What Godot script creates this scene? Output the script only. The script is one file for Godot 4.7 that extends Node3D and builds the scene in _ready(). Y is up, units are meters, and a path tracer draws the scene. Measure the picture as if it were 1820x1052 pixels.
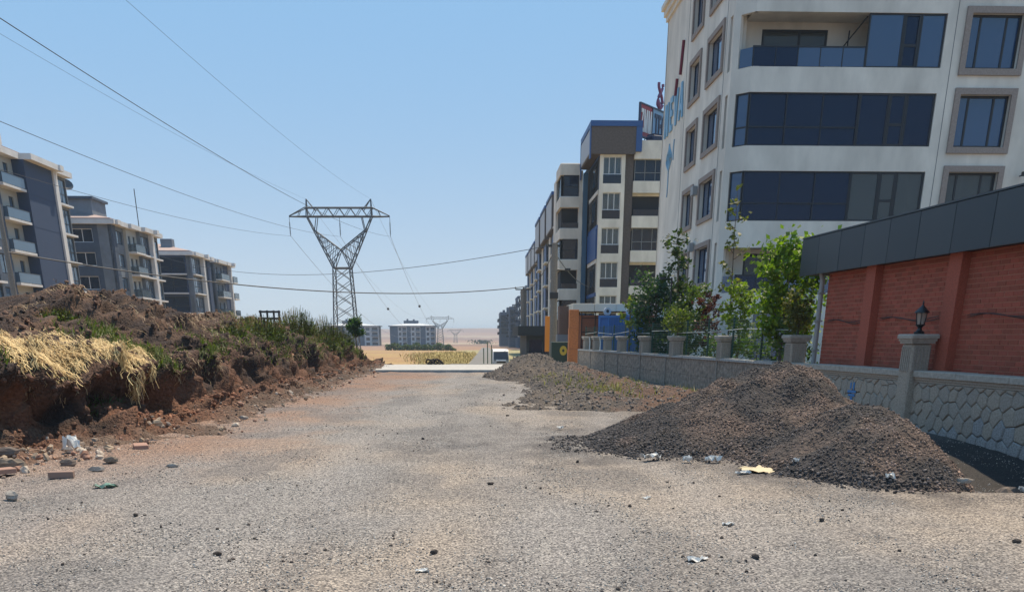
extends Node3D

# x to the right, y up, the road runs away along -z; the eye stands 1.6 m over the road.
var rng := RandomNumberGenerator.new()
var noise_a := FastNoiseLite.new()
var noise_b := FastNoiseLite.new()
var noise_c := FastNoiseLite.new()
var taken := {}
var mats := {}
var mesh_store := {}

# ------------------------------------------------------------------ helpers
func lin(r: float, g: float, b: float) -> Color:
	return Color(r, g, b).linear_to_srgb()

func plain(key: String, c: Color, rough := 0.8, metal := 0.0) -> StandardMaterial3D:
	if mats.has(key): return mats[key]
	var m := StandardMaterial3D.new()
	m.albedo_color = c; m.roughness = rough; m.metallic = metal
	mats[key] = m
	return m

func noise_image(freq: float, cell: bool, sd: int, size: int, dist: bool) -> Image:
	var n := FastNoiseLite.new()
	n.seed = sd; n.frequency = freq
	if cell:
		n.noise_type = FastNoiseLite.TYPE_CELLULAR
		n.cellular_return_type = FastNoiseLite.RETURN_DISTANCE if dist else FastNoiseLite.RETURN_CELL_VALUE
		n.fractal_type = FastNoiseLite.FRACTAL_NONE
	else:
		n.noise_type = FastNoiseLite.TYPE_SIMPLEX_SMOOTH
		n.fractal_octaves = 5
		n.fractal_gain = 0.6
	return n.get_seamless_image(size, size)

var tex_store := {}

func noise_tex(freq: float, lo: float, hi: float, cell := false, sd := 1, size := 256, tint := Color(1, 1, 1)) -> ImageTexture:
	var key := "t%s" % str([freq, lo, hi, cell, sd, size])
	if tex_store.has(key): return tex_store[key]
	var src := noise_image(freq * 512.0 / size if size < 512 else freq, cell, sd, size, false)
	src.convert(Image.FORMAT_L8)
	var d := src.get_data()
	var r := PackedByteArray()
	r.resize(d.size() * 3)
	var lut := []
	for i in 256:
		var f := lerpf(lo, hi, i / 255.0) * 255.0
		lut.append([int(minf(255, f * lerpf(tint.r, 1.0, i / 255.0))), int(minf(255, f * lerpf(tint.g, 1.0, i / 255.0))), int(minf(255, f * lerpf(tint.b, 1.0, i / 255.0)))])
	for i in d.size():
		var l: Array = lut[d[i]]
		r[i * 3] = l[0]; r[i * 3 + 1] = l[1]; r[i * 3 + 2] = l[2]
	tex_store[key] = ImageTexture.create_from_image(Image.create_from_data(size, size, false, Image.FORMAT_RGB8, r))
	return tex_store[key]

func bump_tex(freq: float, strength: float, cell := false, sd := 5, size := 256) -> ImageTexture:
	var key := "b%s" % str([freq, strength, cell, sd, size])
	if tex_store.has(key): return tex_store[key]
	var src := noise_image(freq * 512.0 / size if size < 512 else freq, cell, sd, size, true)
	src.convert(Image.FORMAT_RGBA8)
	src.bump_map_to_normal_map(strength)
	tex_store[key] = ImageTexture.create_from_image(src)
	return tex_store[key]

func rough_mat(key: String, c: Color, tex: Texture2D, scale: float, bump: Texture2D = null, vc := false, rough := 0.9, nscale := 1.0) -> StandardMaterial3D:
	if mats.has(key): return mats[key]
	var m := plain(key, c, rough)
	m.albedo_texture = tex
	m.uv1_triplanar = true; m.uv1_world_triplanar = true
	m.uv1_scale = Vector3(scale, scale, scale)
	if bump:
		m.normal_enabled = true; m.normal_texture = bump; m.normal_scale = nscale
	m.vertex_color_use_as_albedo = vc
	return m

func glass(key: String, c: Color, alpha: float) -> StandardMaterial3D:
	if mats.has(key): return mats[key]
	var m := plain(key, Color(c.r, c.g, c.b, alpha), 0.04)
	m.transparency = BaseMaterial3D.TRANSPARENCY_ALPHA
	m.metallic_specular = 0.4
	return m

func new_st() -> SurfaceTool:
	var st := SurfaceTool.new()
	st.begin(Mesh.PRIMITIVE_TRIANGLES)
	return st

func quad(st: SurfaceTool, a: Vector3, b: Vector3, c: Vector3, d: Vector3) -> void:   # a b c d clockwise seen from outside
	var n := (c - a).cross(b - a).normalized()
	if n == Vector3.ZERO: n = Vector3.UP
	for p: Vector3 in [a, b, c, a, c, d]:
		st.set_normal(n); st.set_uv(Vector2(p.x + p.z, p.y)); st.add_vertex(p)

func tri(st: SurfaceTool, a: Vector3, b: Vector3, c: Vector3) -> void:
	var n := (c - a).cross(b - a).normalized()
	for p: Vector3 in [a, b, c]:
		st.set_normal(n); st.set_uv(Vector2(p.x + p.z, p.y)); st.add_vertex(p)

func bx(st: SurfaceTool, x0: float, x1: float, y0: float, y1: float, z0: float, z1: float, ch := 0.0) -> void:
	if ch > 0.0:
		chamfered(st, x0, x1, y0, y1, z0, z1, ch)
		return
	var p := [Vector3(x0, y0, z1), Vector3(x1, y0, z1), Vector3(x1, y1, z1), Vector3(x0, y1, z1), Vector3(x0, y0, z0), Vector3(x1, y0, z0), Vector3(x1, y1, z0), Vector3(x0, y1, z0)]
	for f: Array in [[0, 3, 2, 1], [5, 6, 7, 4], [4, 7, 3, 0], [1, 2, 6, 5], [3, 7, 6, 2], [4, 0, 1, 5]]:
		quad(st, p[f[0]], p[f[1]], p[f[2]], p[f[3]])

func chamfered(st: SurfaceTool, x0: float, x1: float, y0: float, y1: float, z0: float, z1: float, c: float) -> void:
	# box with chamfered vertical and top edges on the z1 side and round the top
	var ring := func(y: float, i: float) -> Array:
		return [Vector3(x0 + c + i, y, z1 - i), Vector3(x0 + i, y, z1 - c - i), Vector3(x0 + i, y, z0 + c + i), Vector3(x0 + c + i, y, z0 + i), Vector3(x1 - c - i, y, z0 + i), Vector3(x1 - i, y, z0 + c + i), Vector3(x1 - i, y, z1 - c - i), Vector3(x1 - c - i, y, z1 - i)]
	var rings := [ring.call(y0, 0.0), ring.call(y1 - c, 0.0), ring.call(y1, c)]
	for k in 2:
		for i in 8:
			var j := (i + 1) % 8
			quad(st, rings[k][i], rings[k][j], rings[k + 1][j], rings[k + 1][i])
	for i in range(1, 7):
		tri(st, rings[2][0], rings[2][i], rings[2][i + 1])
		tri(st, rings[0][0], rings[0][i + 1], rings[0][i])

func tube(st: SurfaceTool, pts: PackedVector3Array, radii: Array, sides := 6) -> void:
	var rings := []
	for i in pts.size():
		var d: Vector3 = (pts[mini(i + 1, pts.size() - 1)] - pts[maxi(i - 1, 0)]).normalized()
		var side := d.cross(Vector3.UP if absf(d.y) < 0.95 else Vector3.RIGHT).normalized()
		var up := side.cross(d)
		var r: float = radii[mini(i, radii.size() - 1)]
		var ring := []
		for k in sides:
			var a := TAU * k / sides
			ring.append([pts[i] + (side * cos(a) + up * sin(a)) * r, side * cos(a) + up * sin(a)])
		rings.append(ring)
	for i in rings.size() - 1:
		for k in sides:
			var j := (k + 1) % sides
			for v: Array in [rings[i][k], rings[i][j], rings[i + 1][j], rings[i][k], rings[i + 1][j], rings[i + 1][k]]:
				st.set_normal(v[1]); st.set_uv(Vector2(k, i)); st.add_vertex(v[0])
	for e: int in [0, rings.size() - 1]:
		for k in range(1, sides - 1):
			if e == 0: tri(st, rings[e][0][0], rings[e][k + 1][0], rings[e][k][0])
			else: tri(st, rings[e][0][0], rings[e][k][0], rings[e][k + 1][0])

func bar(st: SurfaceTool, a: Vector3, b: Vector3, r: float, sides := 4) -> void:
	tube(st, PackedVector3Array([a, b]), [r], sides)

func lathe(st: SurfaceTool, prof: Array, at := Vector3.ZERO, sides := 14) -> void:
	for i in prof.size() - 1:
		var p: Vector2 = prof[i]
		var q: Vector2 = prof[i + 1]
		var nrm := Vector2(q.y - p.y, p.x - q.x).normalized()
		for k in sides:
			var a0 := TAU * k / sides
			var a1 := TAU * (k + 1) / sides
			var pts := [[p, a0], [p, a1], [q, a1], [p, a0], [q, a1], [q, a0]]
			for v: Array in pts:
				st.set_normal(Vector3(cos(v[1]) * nrm.x, nrm.y, sin(v[1]) * nrm.x)); st.set_uv(Vector2(v[1], v[0].y))
				st.add_vertex(at + Vector3(cos(v[1]) * v[0].x, v[0].y, sin(v[1]) * v[0].x))

func numbered(called: String) -> String:
	if not taken.has(called):
		taken[called] = 0
		return called
	taken[called] += 1
	return "%s_%03d" % [called, taken[called]]

func tag(o: Node, label: String, category := "", group := "", kind := "") -> void:
	o.set_meta("label", label)
	if category: o.set_meta("category", category)
	if group: o.set_meta("group", group)
	if kind: o.set_meta("kind", kind)

func thing(called: String, label: String, category: String, at := Vector3.ZERO, turn := 0.0, group := "") -> Node3D:
	var o := Node3D.new()
	o.name = numbered(called)
	add_child(o)
	o.position = at; o.rotation.y = turn
	tag(o, label, category, group)
	return o

func part(parent: Node3D, called: String, st: SurfaceTool, m: Material, tr := Transform3D.IDENTITY) -> MeshInstance3D:
	var o := MeshInstance3D.new()
	o.mesh = st.commit(); o.material_override = m
	o.transform = tr
	if parent == self: o.name = numbered(called)
	else: o.name = called
	parent.add_child(o, true)
	return o

func part_mesh(parent: Node3D, called: String, mesh: Mesh, m: Material, tr := Transform3D.IDENTITY) -> MeshInstance3D:
	var o := MeshInstance3D.new()
	o.mesh = mesh; o.material_override = m; o.transform = tr
	if parent == self: o.name = numbered(called)
	else: o.name = called
	parent.add_child(o, true)
	return o

func structure(called: String, st: SurfaceTool, m: Material, label: String) -> MeshInstance3D:
	var o := part(self, called, st, m)
	o.set_meta("kind", "structure"); o.set_meta("label", label)
	return o

func P(x: float, y: float, zf: float) -> Vector3:
	return Vector3(x, y, -zf)

func face(o: Vector3, u: Vector3) -> Transform3D:   # x along the facade, y up, z outwards
	return Transform3D(Basis(u, Vector3.UP, u.cross(Vector3.UP)), o)

# ------------------------------------------------------------------ facades
func wall_with_holes(st: SurfaceTool, x0: float, x1: float, y0: float, y1: float, holes: Array, t := 0.3, z := 0.0) -> void:
	var ys := [y0, y1]
	for h: Rect2 in holes:
		for v: float in [h.position.y, h.end.y]:
			if v > y0 and v < y1 and not ys.has(v): ys.append(v)
	ys.sort()
	for i in ys.size() - 1:
		var ym: float = (ys[i] + ys[i + 1]) / 2.0
		var row := []
		for h: Rect2 in holes:
			if h.position.y < ym and h.end.y > ym: row.append(h)
		row.sort_custom(func(a: Rect2, b: Rect2) -> bool: return a.position.x < b.position.x)
		var x := x0
		for h: Rect2 in row:
			if h.position.x > x + 0.001: bx(st, x, h.position.x, ys[i], ys[i + 1], z - t, z)
			x = maxf(x, h.end.x)
		if x < x1 - 0.001: bx(st, x, x1, ys[i], ys[i + 1], z - t, z)

func pane_frame(w: float, h: float, cuts: Array, trans: float, fw: float) -> ArrayMesh:
	var key := "f%.2f_%.2f_%s_%.2f_%.2f" % [w, h, str(cuts), trans, fw]
	if mesh_store.has(key): return mesh_store[key]
	var st := new_st()
	bx(st, 0, fw, 0, h, -0.04, 0.04); bx(st, w - fw, w, 0, h, -0.04, 0.04)
	bx(st, fw, w - fw, 0, fw, -0.04, 0.04); bx(st, fw, w - fw, h - fw, h, -0.04, 0.04)
	for c: float in cuts: bx(st, w * c - fw / 2, w * c + fw / 2, fw, h - fw, -0.037, 0.037)
	if trans > 0.0: bx(st, fw, w - fw, h * trans - fw / 2, h * trans + fw / 2, -0.034, 0.034)
	mesh_store[key] = st.commit()
	return mesh_store[key]

func box_mesh(w: float, h: float, d: float) -> ArrayMesh:
	var key := "b%.3f_%.3f_%.3f" % [w, h, d]
	if mesh_store.has(key): return mesh_store[key]
	var st := new_st()
	bx(st, 0, w, 0, h, -d / 2, d / 2)
	mesh_store[key] = st.commit()
	return mesh_store[key]

func window(parent: Node3D, F: Transform3D, r: Rect2, depth: float, gl: Material, fr: Material, cuts: Array, trans := 0.0, fw := 0.06, curtain: Material = null) -> void:
	var f := part_mesh(parent, "window", pane_frame(r.size.x, r.size.y, cuts, trans, fw), fr, F * Transform3D(Basis.IDENTITY, Vector3(r.position.x, r.position.y, -depth)))
	# one pane for each field of the frame
	var xs := [0.0]
	for c: float in cuts: xs.append(c)
	xs.append(1.0)
	for i in xs.size() - 1:
		var a: float = xs[i] * r.size.x + (fw if i == 0 else fw / 2)
		var b: float = xs[i + 1] * r.size.x - (fw if i == xs.size() - 2 else fw / 2)
		part_mesh(f, "pane", box_mesh(b - a, r.size.y - 2 * fw, 0.012), gl, Transform3D(Basis.from_euler(Vector3(rng.randfn() * 0.006, rng.randfn() * 0.008, 0)), Vector3(a, fw, 0)))
	if curtain:
		var st := new_st()
		var n := int(r.size.x / 0.12)
		for i in n:
			var x := r.size.x * i / n
			var x2 := r.size.x * (i + 1) / n
			if absf((x + x2) / 2 / r.size.x - 0.5) < 0.1: continue
			var z0 := -0.1 - 0.03 * (i % 2)
			var z1 := -0.1 - 0.03 * ((i + 1) % 2)
			quad(st, Vector3(x, 0.05, z0), Vector3(x, r.size.y - 0.05, z0), Vector3(x2, r.size.y - 0.05, z1), Vector3(x2, 0.05, z1))
		part(f, "curtain", st, curtain)

func balcony(parent: Node3D, F: Transform3D, x0: float, x1: float, y: float, out: float, slab_m: Material, rail_m: Material, rail_h := 1.0, slab_h := 0.25, sides := true) -> void:
	var st := new_st()
	bx(st, x0, x1, y - slab_h, y, 0.002, out)
	part(parent, "balcony_slab", st, slab_m, F)
	st = new_st()
	bx(st, x0 + 0.03, x1 - 0.03, y + 0.05, y + rail_h - 0.05, out - 0.05, out - 0.035)
	if sides:
		bx(st, x0 + 0.03, x0 + 0.045, y + 0.05, y + rail_h - 0.05, 0.0, out - 0.06)
		bx(st, x1 - 0.045, x1 - 0.03, y + 0.05, y + rail_h - 0.05, 0.0, out - 0.06)
	part(parent, "balcony_glass", st, rail_m, F)
	st = new_st()
	bx(st, x0, x1, y + rail_h - 0.05, y + rail_h, out - 0.07, out - 0.01)
	var k := int((x1 - x0) / 1.2) + 1
	for i in k + 1:
		var x := lerpf(x0 + 0.02, x1 - 0.06, float(i) / k)
		bx(st, x, x + 0.04, y, y + rail_h - 0.05, out - 0.075, out - 0.055)
	part(parent, "railing", st, mats["dark_frame"], F)

# ------------------------------------------------------------------ leaves, grass, stones
func leaf(st: SurfaceTool, at: Vector3, size: float, c: Color, droop := 0.0) -> void:
	var d := Vector3(rng.randf_range(-1, 1), rng.randf_range(-0.7, 0.6) - droop, rng.randf_range(-1, 1)).normalized()
	var s := d.cross(Vector3(rng.randf_range(-1, 1), rng.randf_range(-1, 1), rng.randf_range(-1, 1))).normalized()
	var n := d.cross(s).normalized()
	if n.y < 0:
		n = -n; s = -s
	var a := at - d * size * 0.5
	var b := at + d * size * 0.5
	var m := at - n * size * 0.08
	for p: Vector3 in [a, m + s * size * 0.3, b, a, b, m - s * size * 0.3]:
		st.set_normal(n); st.set_color(c); st.add_vertex(p)

func leaf_mat() -> StandardMaterial3D:
	if mats.has("leaf"): return mats["leaf"]
	var m := plain("leaf", Color.WHITE, 0.55)
	m.vertex_color_use_as_albedo = true
	m.cull_mode = BaseMaterial3D.CULL_DISABLED
	m.backlight_enabled = true; m.backlight = Color(0.9, 1.0, 0.5)
	return m

func crown_from(tw: SurfaceTool, st: SurfaceTool, base: Vector3, height: float, spread: float, bare: float, limbs: int, leaves: int, size: float, c0: Color, c1: Color, r0: float) -> void:
	var pts := PackedVector3Array()
	var lean := Vector3(rng.randf_range(-0.06, 0.06), 0, rng.randf_range(-0.06, 0.06)) * height
	for i in 6:
		var f := i / 5.0
		pts.append(base + Vector3(sin(f * 5.0 + base.x) * 0.03, f * height * 0.94, cos(f * 4.0) * 0.03) + lean * f * f)
	tube(tw, pts, [r0, r0 * 0.85, r0 * 0.7, r0 * 0.55, r0 * 0.38, r0 * 0.15], 7)
	var tips := [pts[5]]
	for i in limbs:
		var f := lerpf(bare, 0.95, (i + rng.randf() * 0.7) / limbs)
		var k := f * 5.0
		var o: Vector3 = pts[mini(int(k), 4)].lerp(pts[mini(int(k) + 1, 5)], k - int(k))
		var a := i * 2.4 + rng.randf_range(-0.4, 0.4)
		var reach := spread * rng.randf_range(0.55, 1.15) * (1.0 - 0.55 * absf(f - 0.5))
		var e := o + Vector3(cos(a) * reach, reach * rng.randf_range(0.2, 0.9), sin(a) * reach)
		var mid := o.lerp(e, 0.5) - Vector3(0, reach * 0.08, 0)
		tube(tw, PackedVector3Array([o, mid, e]), [r0 * 0.4, r0 * 0.25, r0 * 0.08], 5)
		tips.append(e); tips.append(mid.lerp(e, 0.3))
	for t: Vector3 in tips:
		var shade := rng.randf()
		var rr := spread * rng.randf_range(0.22, 0.42)
		for k in int(float(leaves) / tips.size()):
			var v := Vector3(rng.randfn(), rng.randfn() * 0.8, rng.randfn()) * rr * 0.62
			var c := c0.lerp(c1, clampf(shade * 0.6 + rng.randf() * 0.5, 0, 1))
			leaf(st, t + v, size * rng.randf_range(0.6, 1.3), c)

func plant(called: String, label: String, category: String, at: Vector3, height: float, spread: float, bare: float, limbs: int, leaves: int, size: float, c0: Color, c1: Color, r0 := 0.03) -> Node3D:
	var t := thing(called, label, category, at)
	var tw := new_st()
	var st := new_st()
	crown_from(tw, st, Vector3.ZERO, height, spread, bare, limbs, leaves, size, c0, c1, r0)
	part(t, "trunk" if height > 1.5 else "stem", tw, plain("bark", lin(0.12, 0.085, 0.06), 0.9))
	part(t, "crown" if height > 1.5 else "leaves", st, leaf_mat())
	return t

func tuft(label: String, at: Vector3, h: float, spread: float, n: int) -> void:   # a clump of weeds: stems with small leaves, green below and straw coloured above
	var t := thing("weed_bush", label, "weeds", at)
	var stems := new_st()
	var st := new_st()
	for i in n:
		var a := rng.randf() * TAU
		var r := spread * sqrt(rng.randf())
		var b := Vector3(cos(a) * r, -0.1, sin(a) * r * 1.3)
		var hh := h * rng.randf_range(0.45, 1.0) * (1.0 - 0.5 * pow(r / spread, 2.0))
		var e := b + Vector3(cos(a) * r * 0.35 + rng.randfn() * 0.07, hh, sin(a) * r * 0.35 + rng.randfn() * 0.07)
		var m := b.lerp(e, 0.55) + Vector3(rng.randfn(), 0, rng.randfn()) * 0.03
		var s := Vector3(-sin(a + 1.0), 0, cos(a + 1.0)) * 0.007
		var c := Color(0.09, 0.11, 0.045).lerp(Color(0.42, 0.34, 0.19), rng.randf())
		for q: Array in [[b, m], [m, e]]:
			for p: Vector3 in [q[0] - s, q[1] - s, q[1] + s, q[0] - s, q[1] + s, q[0] + s]:
				stems.set_normal(Vector3(cos(a + 1.0), 0.3, sin(a + 1.0)).normalized()); stems.set_color(c); stems.add_vertex(p)
		for k in 3:
			leaf(st, b.lerp(e, rng.randf_range(0.15, 0.85)) + Vector3(rng.randfn(), 0, rng.randfn()) * 0.04, rng.randf_range(0.05, 0.11), Color(0.06, 0.09, 0.035).lerp(Color(0.2, 0.22, 0.1), rng.randf()))
	part(t, "stems", stems, leaf_mat())
	part(t, "leaves", st, leaf_mat())

func blade_mesh(w: float, h: float, bend: float, sides := 3) -> ArrayMesh:
	var st := new_st()
	for k in sides:
		var a := TAU * k / sides + 0.3
		var o := Vector3(cos(a), 0, sin(a)) * 0.04
		var s := Vector3(sin(a), 0, -cos(a))
		var b := Vector3(cos(a), 0, sin(a)) * bend
		var p := [o, o + b * 0.3 + Vector3(0, h * 0.6, 0), o + b + Vector3(0, h, 0)]
		var n := Vector3(cos(a), 0.6, sin(a)).normalized()
		for v: Vector3 in [p[0] - s * w, p[1] - s * w * 0.8, p[0] + s * w, p[0] + s * w, p[1] - s * w * 0.8, p[1] + s * w * 0.8, p[1] - s * w * 0.8, p[2], p[1] + s * w * 0.8]:
			st.set_normal(n); st.add_vertex(v)
	return st.commit()

func stone_mesh(sd: int, flat := 0.65, detail := 1) -> ArrayMesh:
	# an angular chip: a box-sphere with jittered corners, flat shaded
	var key := "stone%d_%.2f_%d" % [sd, flat, detail]
	if mesh_store.has(key): return mesh_store[key]
	var r := RandomNumberGenerator.new()
	r.seed = 1000 + sd
	var st := new_st()
	var lat := 3 + detail
	var lon := 5 + detail * 2
	var grid := []
	for i in lat + 1:
		var row := []
		var th := PI * i / lat
		var pole := r.randf_range(0.75, 1.0)
		for k in lon:
			var ph := TAU * (k + 0.5 * (i % 2)) / lon
			var q := r.randf_range(0.72, 1.1) if i > 0 and i < lat else pole
			row.append(Vector3(sin(th) * cos(ph) * q, cos(th) * q * flat, sin(th) * sin(ph) * q * 0.8) * 0.5)
		grid.append(row)
	for i in lat:
		for k in lon:
			var j := (k + 1) % lon
			var a: Vector3 = grid[i][k]
			var b: Vector3 = grid[i][j]
			var c: Vector3 = grid[i + 1][j]
			var d: Vector3 = grid[i + 1][k]
			if i > 0: tri(st, a, c, b)
			if i < lat - 1: tri(st, a, d, c)
	mesh_store[key] = st.commit()
	return mesh_store[key]

func scatter(called: String, label: String, mesh: Mesh, m: Material, xf: Array, cols: Array) -> void:
	var mm := MultiMesh.new()
	mm.transform_format = MultiMesh.TRANSFORM_3D
	mm.use_colors = true
	mm.mesh = mesh
	mm.instance_count = xf.size()
	for i in xf.size():
		mm.set_instance_transform(i, xf[i]); mm.set_instance_color(i, cols[i])
	var o := MultiMeshInstance3D.new()
	o.multimesh = mm; o.material_override = m
	o.name = numbered(called)
	add_child(o)
	o.set_meta("label", label); o.set_meta("kind", "stuff")

func rand_basis(s: float) -> Basis:
	return Basis(Vector3(rng.randfn(), rng.randfn(), rng.randfn()).normalized(), rng.randf() * TAU).scaled(Vector3(s, s, s))

# ------------------------------------------------------------------ the land
func step(a: float, b: float, v: float) -> float:
	return smoothstep(a, b, v)

func road_y(x: float, zf: float) -> float:
	# the dirt road and its verges, to the crossing road
	var y := noise_a.get_noise_2d(x * 6.0, zf * 6.0) * 0.02 + noise_b.get_noise_2d(x * 40.0, zf * 40.0) * 0.008
	y += 0.05 * (1.0 - step(0.0, 1.6, absf(x + 6.4))) * noise_a.get_noise_2d(x * 30.0, zf * 30.0)
	# wheel ruts
	for rx: float in [-4.1, -2.3, 0.1, 1.9]:
		var w := rx + noise_a.get_noise_2d(rx * 50.0, zf * 1.5) * 0.8
		y -= 0.018 * exp(-pow((x - w) / 0.22, 2.0))
	# the hollow between the heap and the garden wall
	var hx := (x - 6.9) / 1.5
	var hz := (zf - 11.9) / 2.4
	y -= 0.45 * exp(-(hx * hx + hz * hz) * 1.1)
	y += 0.13 * exp(-pow((zf - 9.75 + (x - 6.0) * 0.12) / 0.55, 2.0)) * step(4.6, 6.0, x)
	return y

func heap_y(x: float, zf: float) -> float:
	# the two near gravel heaps (run together)
	var cone := func(cx: float, cz: float, h: float, rl: float, rr: float, rf: float, rb: float) -> float:
		var dx: float = (x - cx) / (rr if x > cx else rl)
		var dz: float = (zf - cz) / (rb if zf > cz else rf)
		var d := sqrt(dx * dx + dz * dz)
		var soft := sqrt(d * d + 0.035) - 0.187
		return h * (1.0 - soft * 1.08)
	var wob := noise_a.get_noise_2d(x * 14.0 + 40.0, zf * 14.0) * 0.16 + noise_b.get_noise_2d(x * 30.0, zf * 30.0) * 0.06
	var a: float = cone.call(4.5, 15.4, 1.2, 3.1, 1.75, 2.6, 2.6)
	# the nearer hump is rounded on top and falls off steeply
	var bx2 := (x - 4.72) / (0.72 if x > 4.72 else 1.15)
	var bz2 := (zf - 12.2) / (1.45 if zf < 12.2 else 1.4)
	var b := 0.80 * (1.0 - pow(bx2 * bx2 + bz2 * bz2, 0.8) * 0.62)
	var c: float = cone.call(3.3, 14.4, 0.62, 2.0, 2.0, 1.2, 2.0)
	var k := 0.06
	var m := maxf(a, maxf(b, c))
	m += k * log(exp((a - m) / k) + exp((b - m) / k) + exp((c - m) / k))
	return m + wob * clampf(m * 2.0, 0.0, 1.0) - 0.03

func far_heap_y(x: float, zf: float) -> float:
	var y := -0.3
	for c: Array in [[1.0, 42.0, 0.98, 2.0, 5.0], [2.3, 40.0, 0.62, 1.9, 5.5], [2.2, 34.0, 0.42, 1.6, 5.0], [3.3, 30.5, 0.38, 1.5, 3.4], [4.1, 27.0, 0.25, 1.6, 4.0], [2.6, 25.5, 0.16, 1.8, 5.0]]:
		var dx: float = (x - c[0]) / c[3]
		var dz: float = (zf - c[1]) / c[4]
		y = maxf(y, c[2] * (1.12 - sqrt(dx * dx + dz * dz + 0.03)))
	return y - 0.5 * step(22.5, 20.2, zf) + noise_a.get_noise_2d(x * 18.0, zf * 12.0) * 0.16 + noise_b.get_noise_2d(x * 40.0, zf * 40.0) * 0.07

func far_y(x: float, zf: float) -> float:
	var y := -1.4 * step(57.0, 74.0, zf) - maxf(0.0, zf - 100.0) * 0.0038 * (1.0 - step(500.0, 900.0, zf))
	y = lerpf(y, -4.0, step(500.0, 900.0, zf))
	y += 2.6 * step(8.0, 16.0, x) * (1.0 - step(74.0, 120.0, zf)) * step(56.0, 60.0, zf) * 0.5
	y += 3.4 * step(-36.0, -46.0, x) * (1.0 - step(180.0, 260.0, zf))
	var hill := step(900.0, 3400.0, zf)
	y += hill * (30.0 + 16.0 * noise_a.get_noise_2d(x * 0.02, zf * 0.012) + 5.0 * noise_b.get_noise_2d(x * 0.02, zf * 0.03))
	return y

func grid_mesh(xs: Array, zs: Array, fy: Callable, fc: Callable) -> SurfaceTool:
	var st := new_st()
	var w := xs.size()
	for zf: float in zs:
		for x: float in xs:
			var p := Vector3(x, fy.call(x, zf), -zf)
			st.set_color(fc.call(x, zf, p.y)); st.set_uv(Vector2(x, zf)); st.add_vertex(p)
	for j in zs.size() - 1:
		for i in w - 1:
			var a := j * w + i
			for k: int in [a, a + w, a + w + 1, a, a + w + 1, a + 1]: st.add_index(k)
	st.generate_normals()
	return st

func span(a: float, b: float, n: int, power := 1.0) -> Array:
	var r := []
	for i in n + 1: r.append(lerpf(a, b, pow(float(i) / n, power)))
	return r

func road_color(x: float, zf: float, _y: float) -> Color:
	var grey := Color(0.455, 0.418, 0.378)
	var tan_c := Color(0.57, 0.475, 0.38)
	var red := Color(0.5, 0.3, 0.2)
	var dark := Color(0.27, 0.25, 0.235)
	var n := noise_a.get_noise_2d(x * 5.0, zf * 2.6)
	var n2 := noise_b.get_noise_2d(x * 7.0, zf * 4.0)
	var n3 := noise_a.get_noise_2d(x * 22.0 + 90.0, zf * 14.0)
	var c := grey.lerp(tan_c, clampf(0.5 + n * 1.5 + 0.08 * (x - 1.0), 0, 1))
	var edge := -3.0 + n * 1.5 + step(26.0, 46.0, zf) * 1.2
	c = c.lerp(red, clampf((edge - x) * 0.3 + n3 * 0.2, 0, 0.9) * (0.25 + 0.75 * step(9.0, 15.0, zf)))
	c = c.lerp(dark, clampf((n2 - 0.14) * 2.2 + n3 * 0.6, 0, 0.5))
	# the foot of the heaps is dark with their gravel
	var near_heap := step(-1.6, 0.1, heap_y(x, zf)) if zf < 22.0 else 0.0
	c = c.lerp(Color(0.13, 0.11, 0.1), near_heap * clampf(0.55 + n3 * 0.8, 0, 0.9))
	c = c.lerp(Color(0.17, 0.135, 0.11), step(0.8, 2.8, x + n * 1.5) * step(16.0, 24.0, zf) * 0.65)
	# shade of the hollow by the wall, painted into the ground colour
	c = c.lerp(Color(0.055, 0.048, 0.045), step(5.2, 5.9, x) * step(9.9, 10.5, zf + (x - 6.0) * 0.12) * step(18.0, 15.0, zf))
	# pale packed wheel tracks
	for rx: float in [-2.3, 0.1, 1.9]:
		var w := rx + noise_a.get_noise_2d(rx * 50.0, zf * 1.5) * 0.8
		c = c.lerp(Color(0.54, 0.49, 0.44), 0.45 * exp(-pow((x - w) / 0.4, 2.0)))
	# narrow tyre prints: two long shallow curves and one that swings across
	for q: Array in [[-1.9, 0.05, 26.0, 0.002], [-0.45, 0.05, 26.0, 0.002], [-2.6, 0.16, 17.0, 0.016], [2.9, -0.05, 16.0, 0.004]]:
		var cx: float = q[0] + q[1] * (zf - 8.0) + q[3] * (zf - q[2]) * (zf - q[2]) * 0.5
		var d := absf(x - cx)
		var print_on := clampf(0.5 + noise_a.get_noise_2d(cx * 30.0, zf * 9.0) * 2.5, 0.0, 1.0)
		if d < 0.35: c = c.lerp(Color(0.24, 0.21, 0.19), 0.42 * print_on * (exp(-pow((d - 0.0) / 0.07, 2.0)) + 0.6 * exp(-pow((d - 0.16) / 0.04, 2.0))))
	return c

func field_color(x: float, zf: float, _y: float) -> Color:
	var n := noise_a.get_noise_2d(x * 0.3, zf * 0.12)
	var n2 := noise_b.get_noise_2d(x * 1.2, zf * 0.5)
	if zf < 60.0: return Color(0.3, 0.25, 0.19)
	var wheat := Color(0.5, 0.33, 0.13).lerp(Color(0.44, 0.26, 0.12), clampf(0.5 + n2, 0, 1))
	var pale := Color(0.5, 0.38, 0.25)
	var plough := Color(0.28, 0.17, 0.12)
	if zf < 310.0:
		# scrub and straw on the right of the wheat, by the far road
		return wheat.lerp(Color(0.42, 0.36, 0.17), step(-0.06, -0.045, (x / zf) + n * 0.01))
	var f := fposmod(zf / 260.0 + x / 900.0 + n * 0.3, 3.0)
	var c := pale.lerp(Color(0.4, 0.24, 0.15), step(0.9, 1.1, f)).lerp(plough, step(1.9, 2.05, f) * 0.9)
	return c.lerp(Color(0.42, 0.27, 0.2), step(1000.0, 2200.0, zf) * 0.5)

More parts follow.
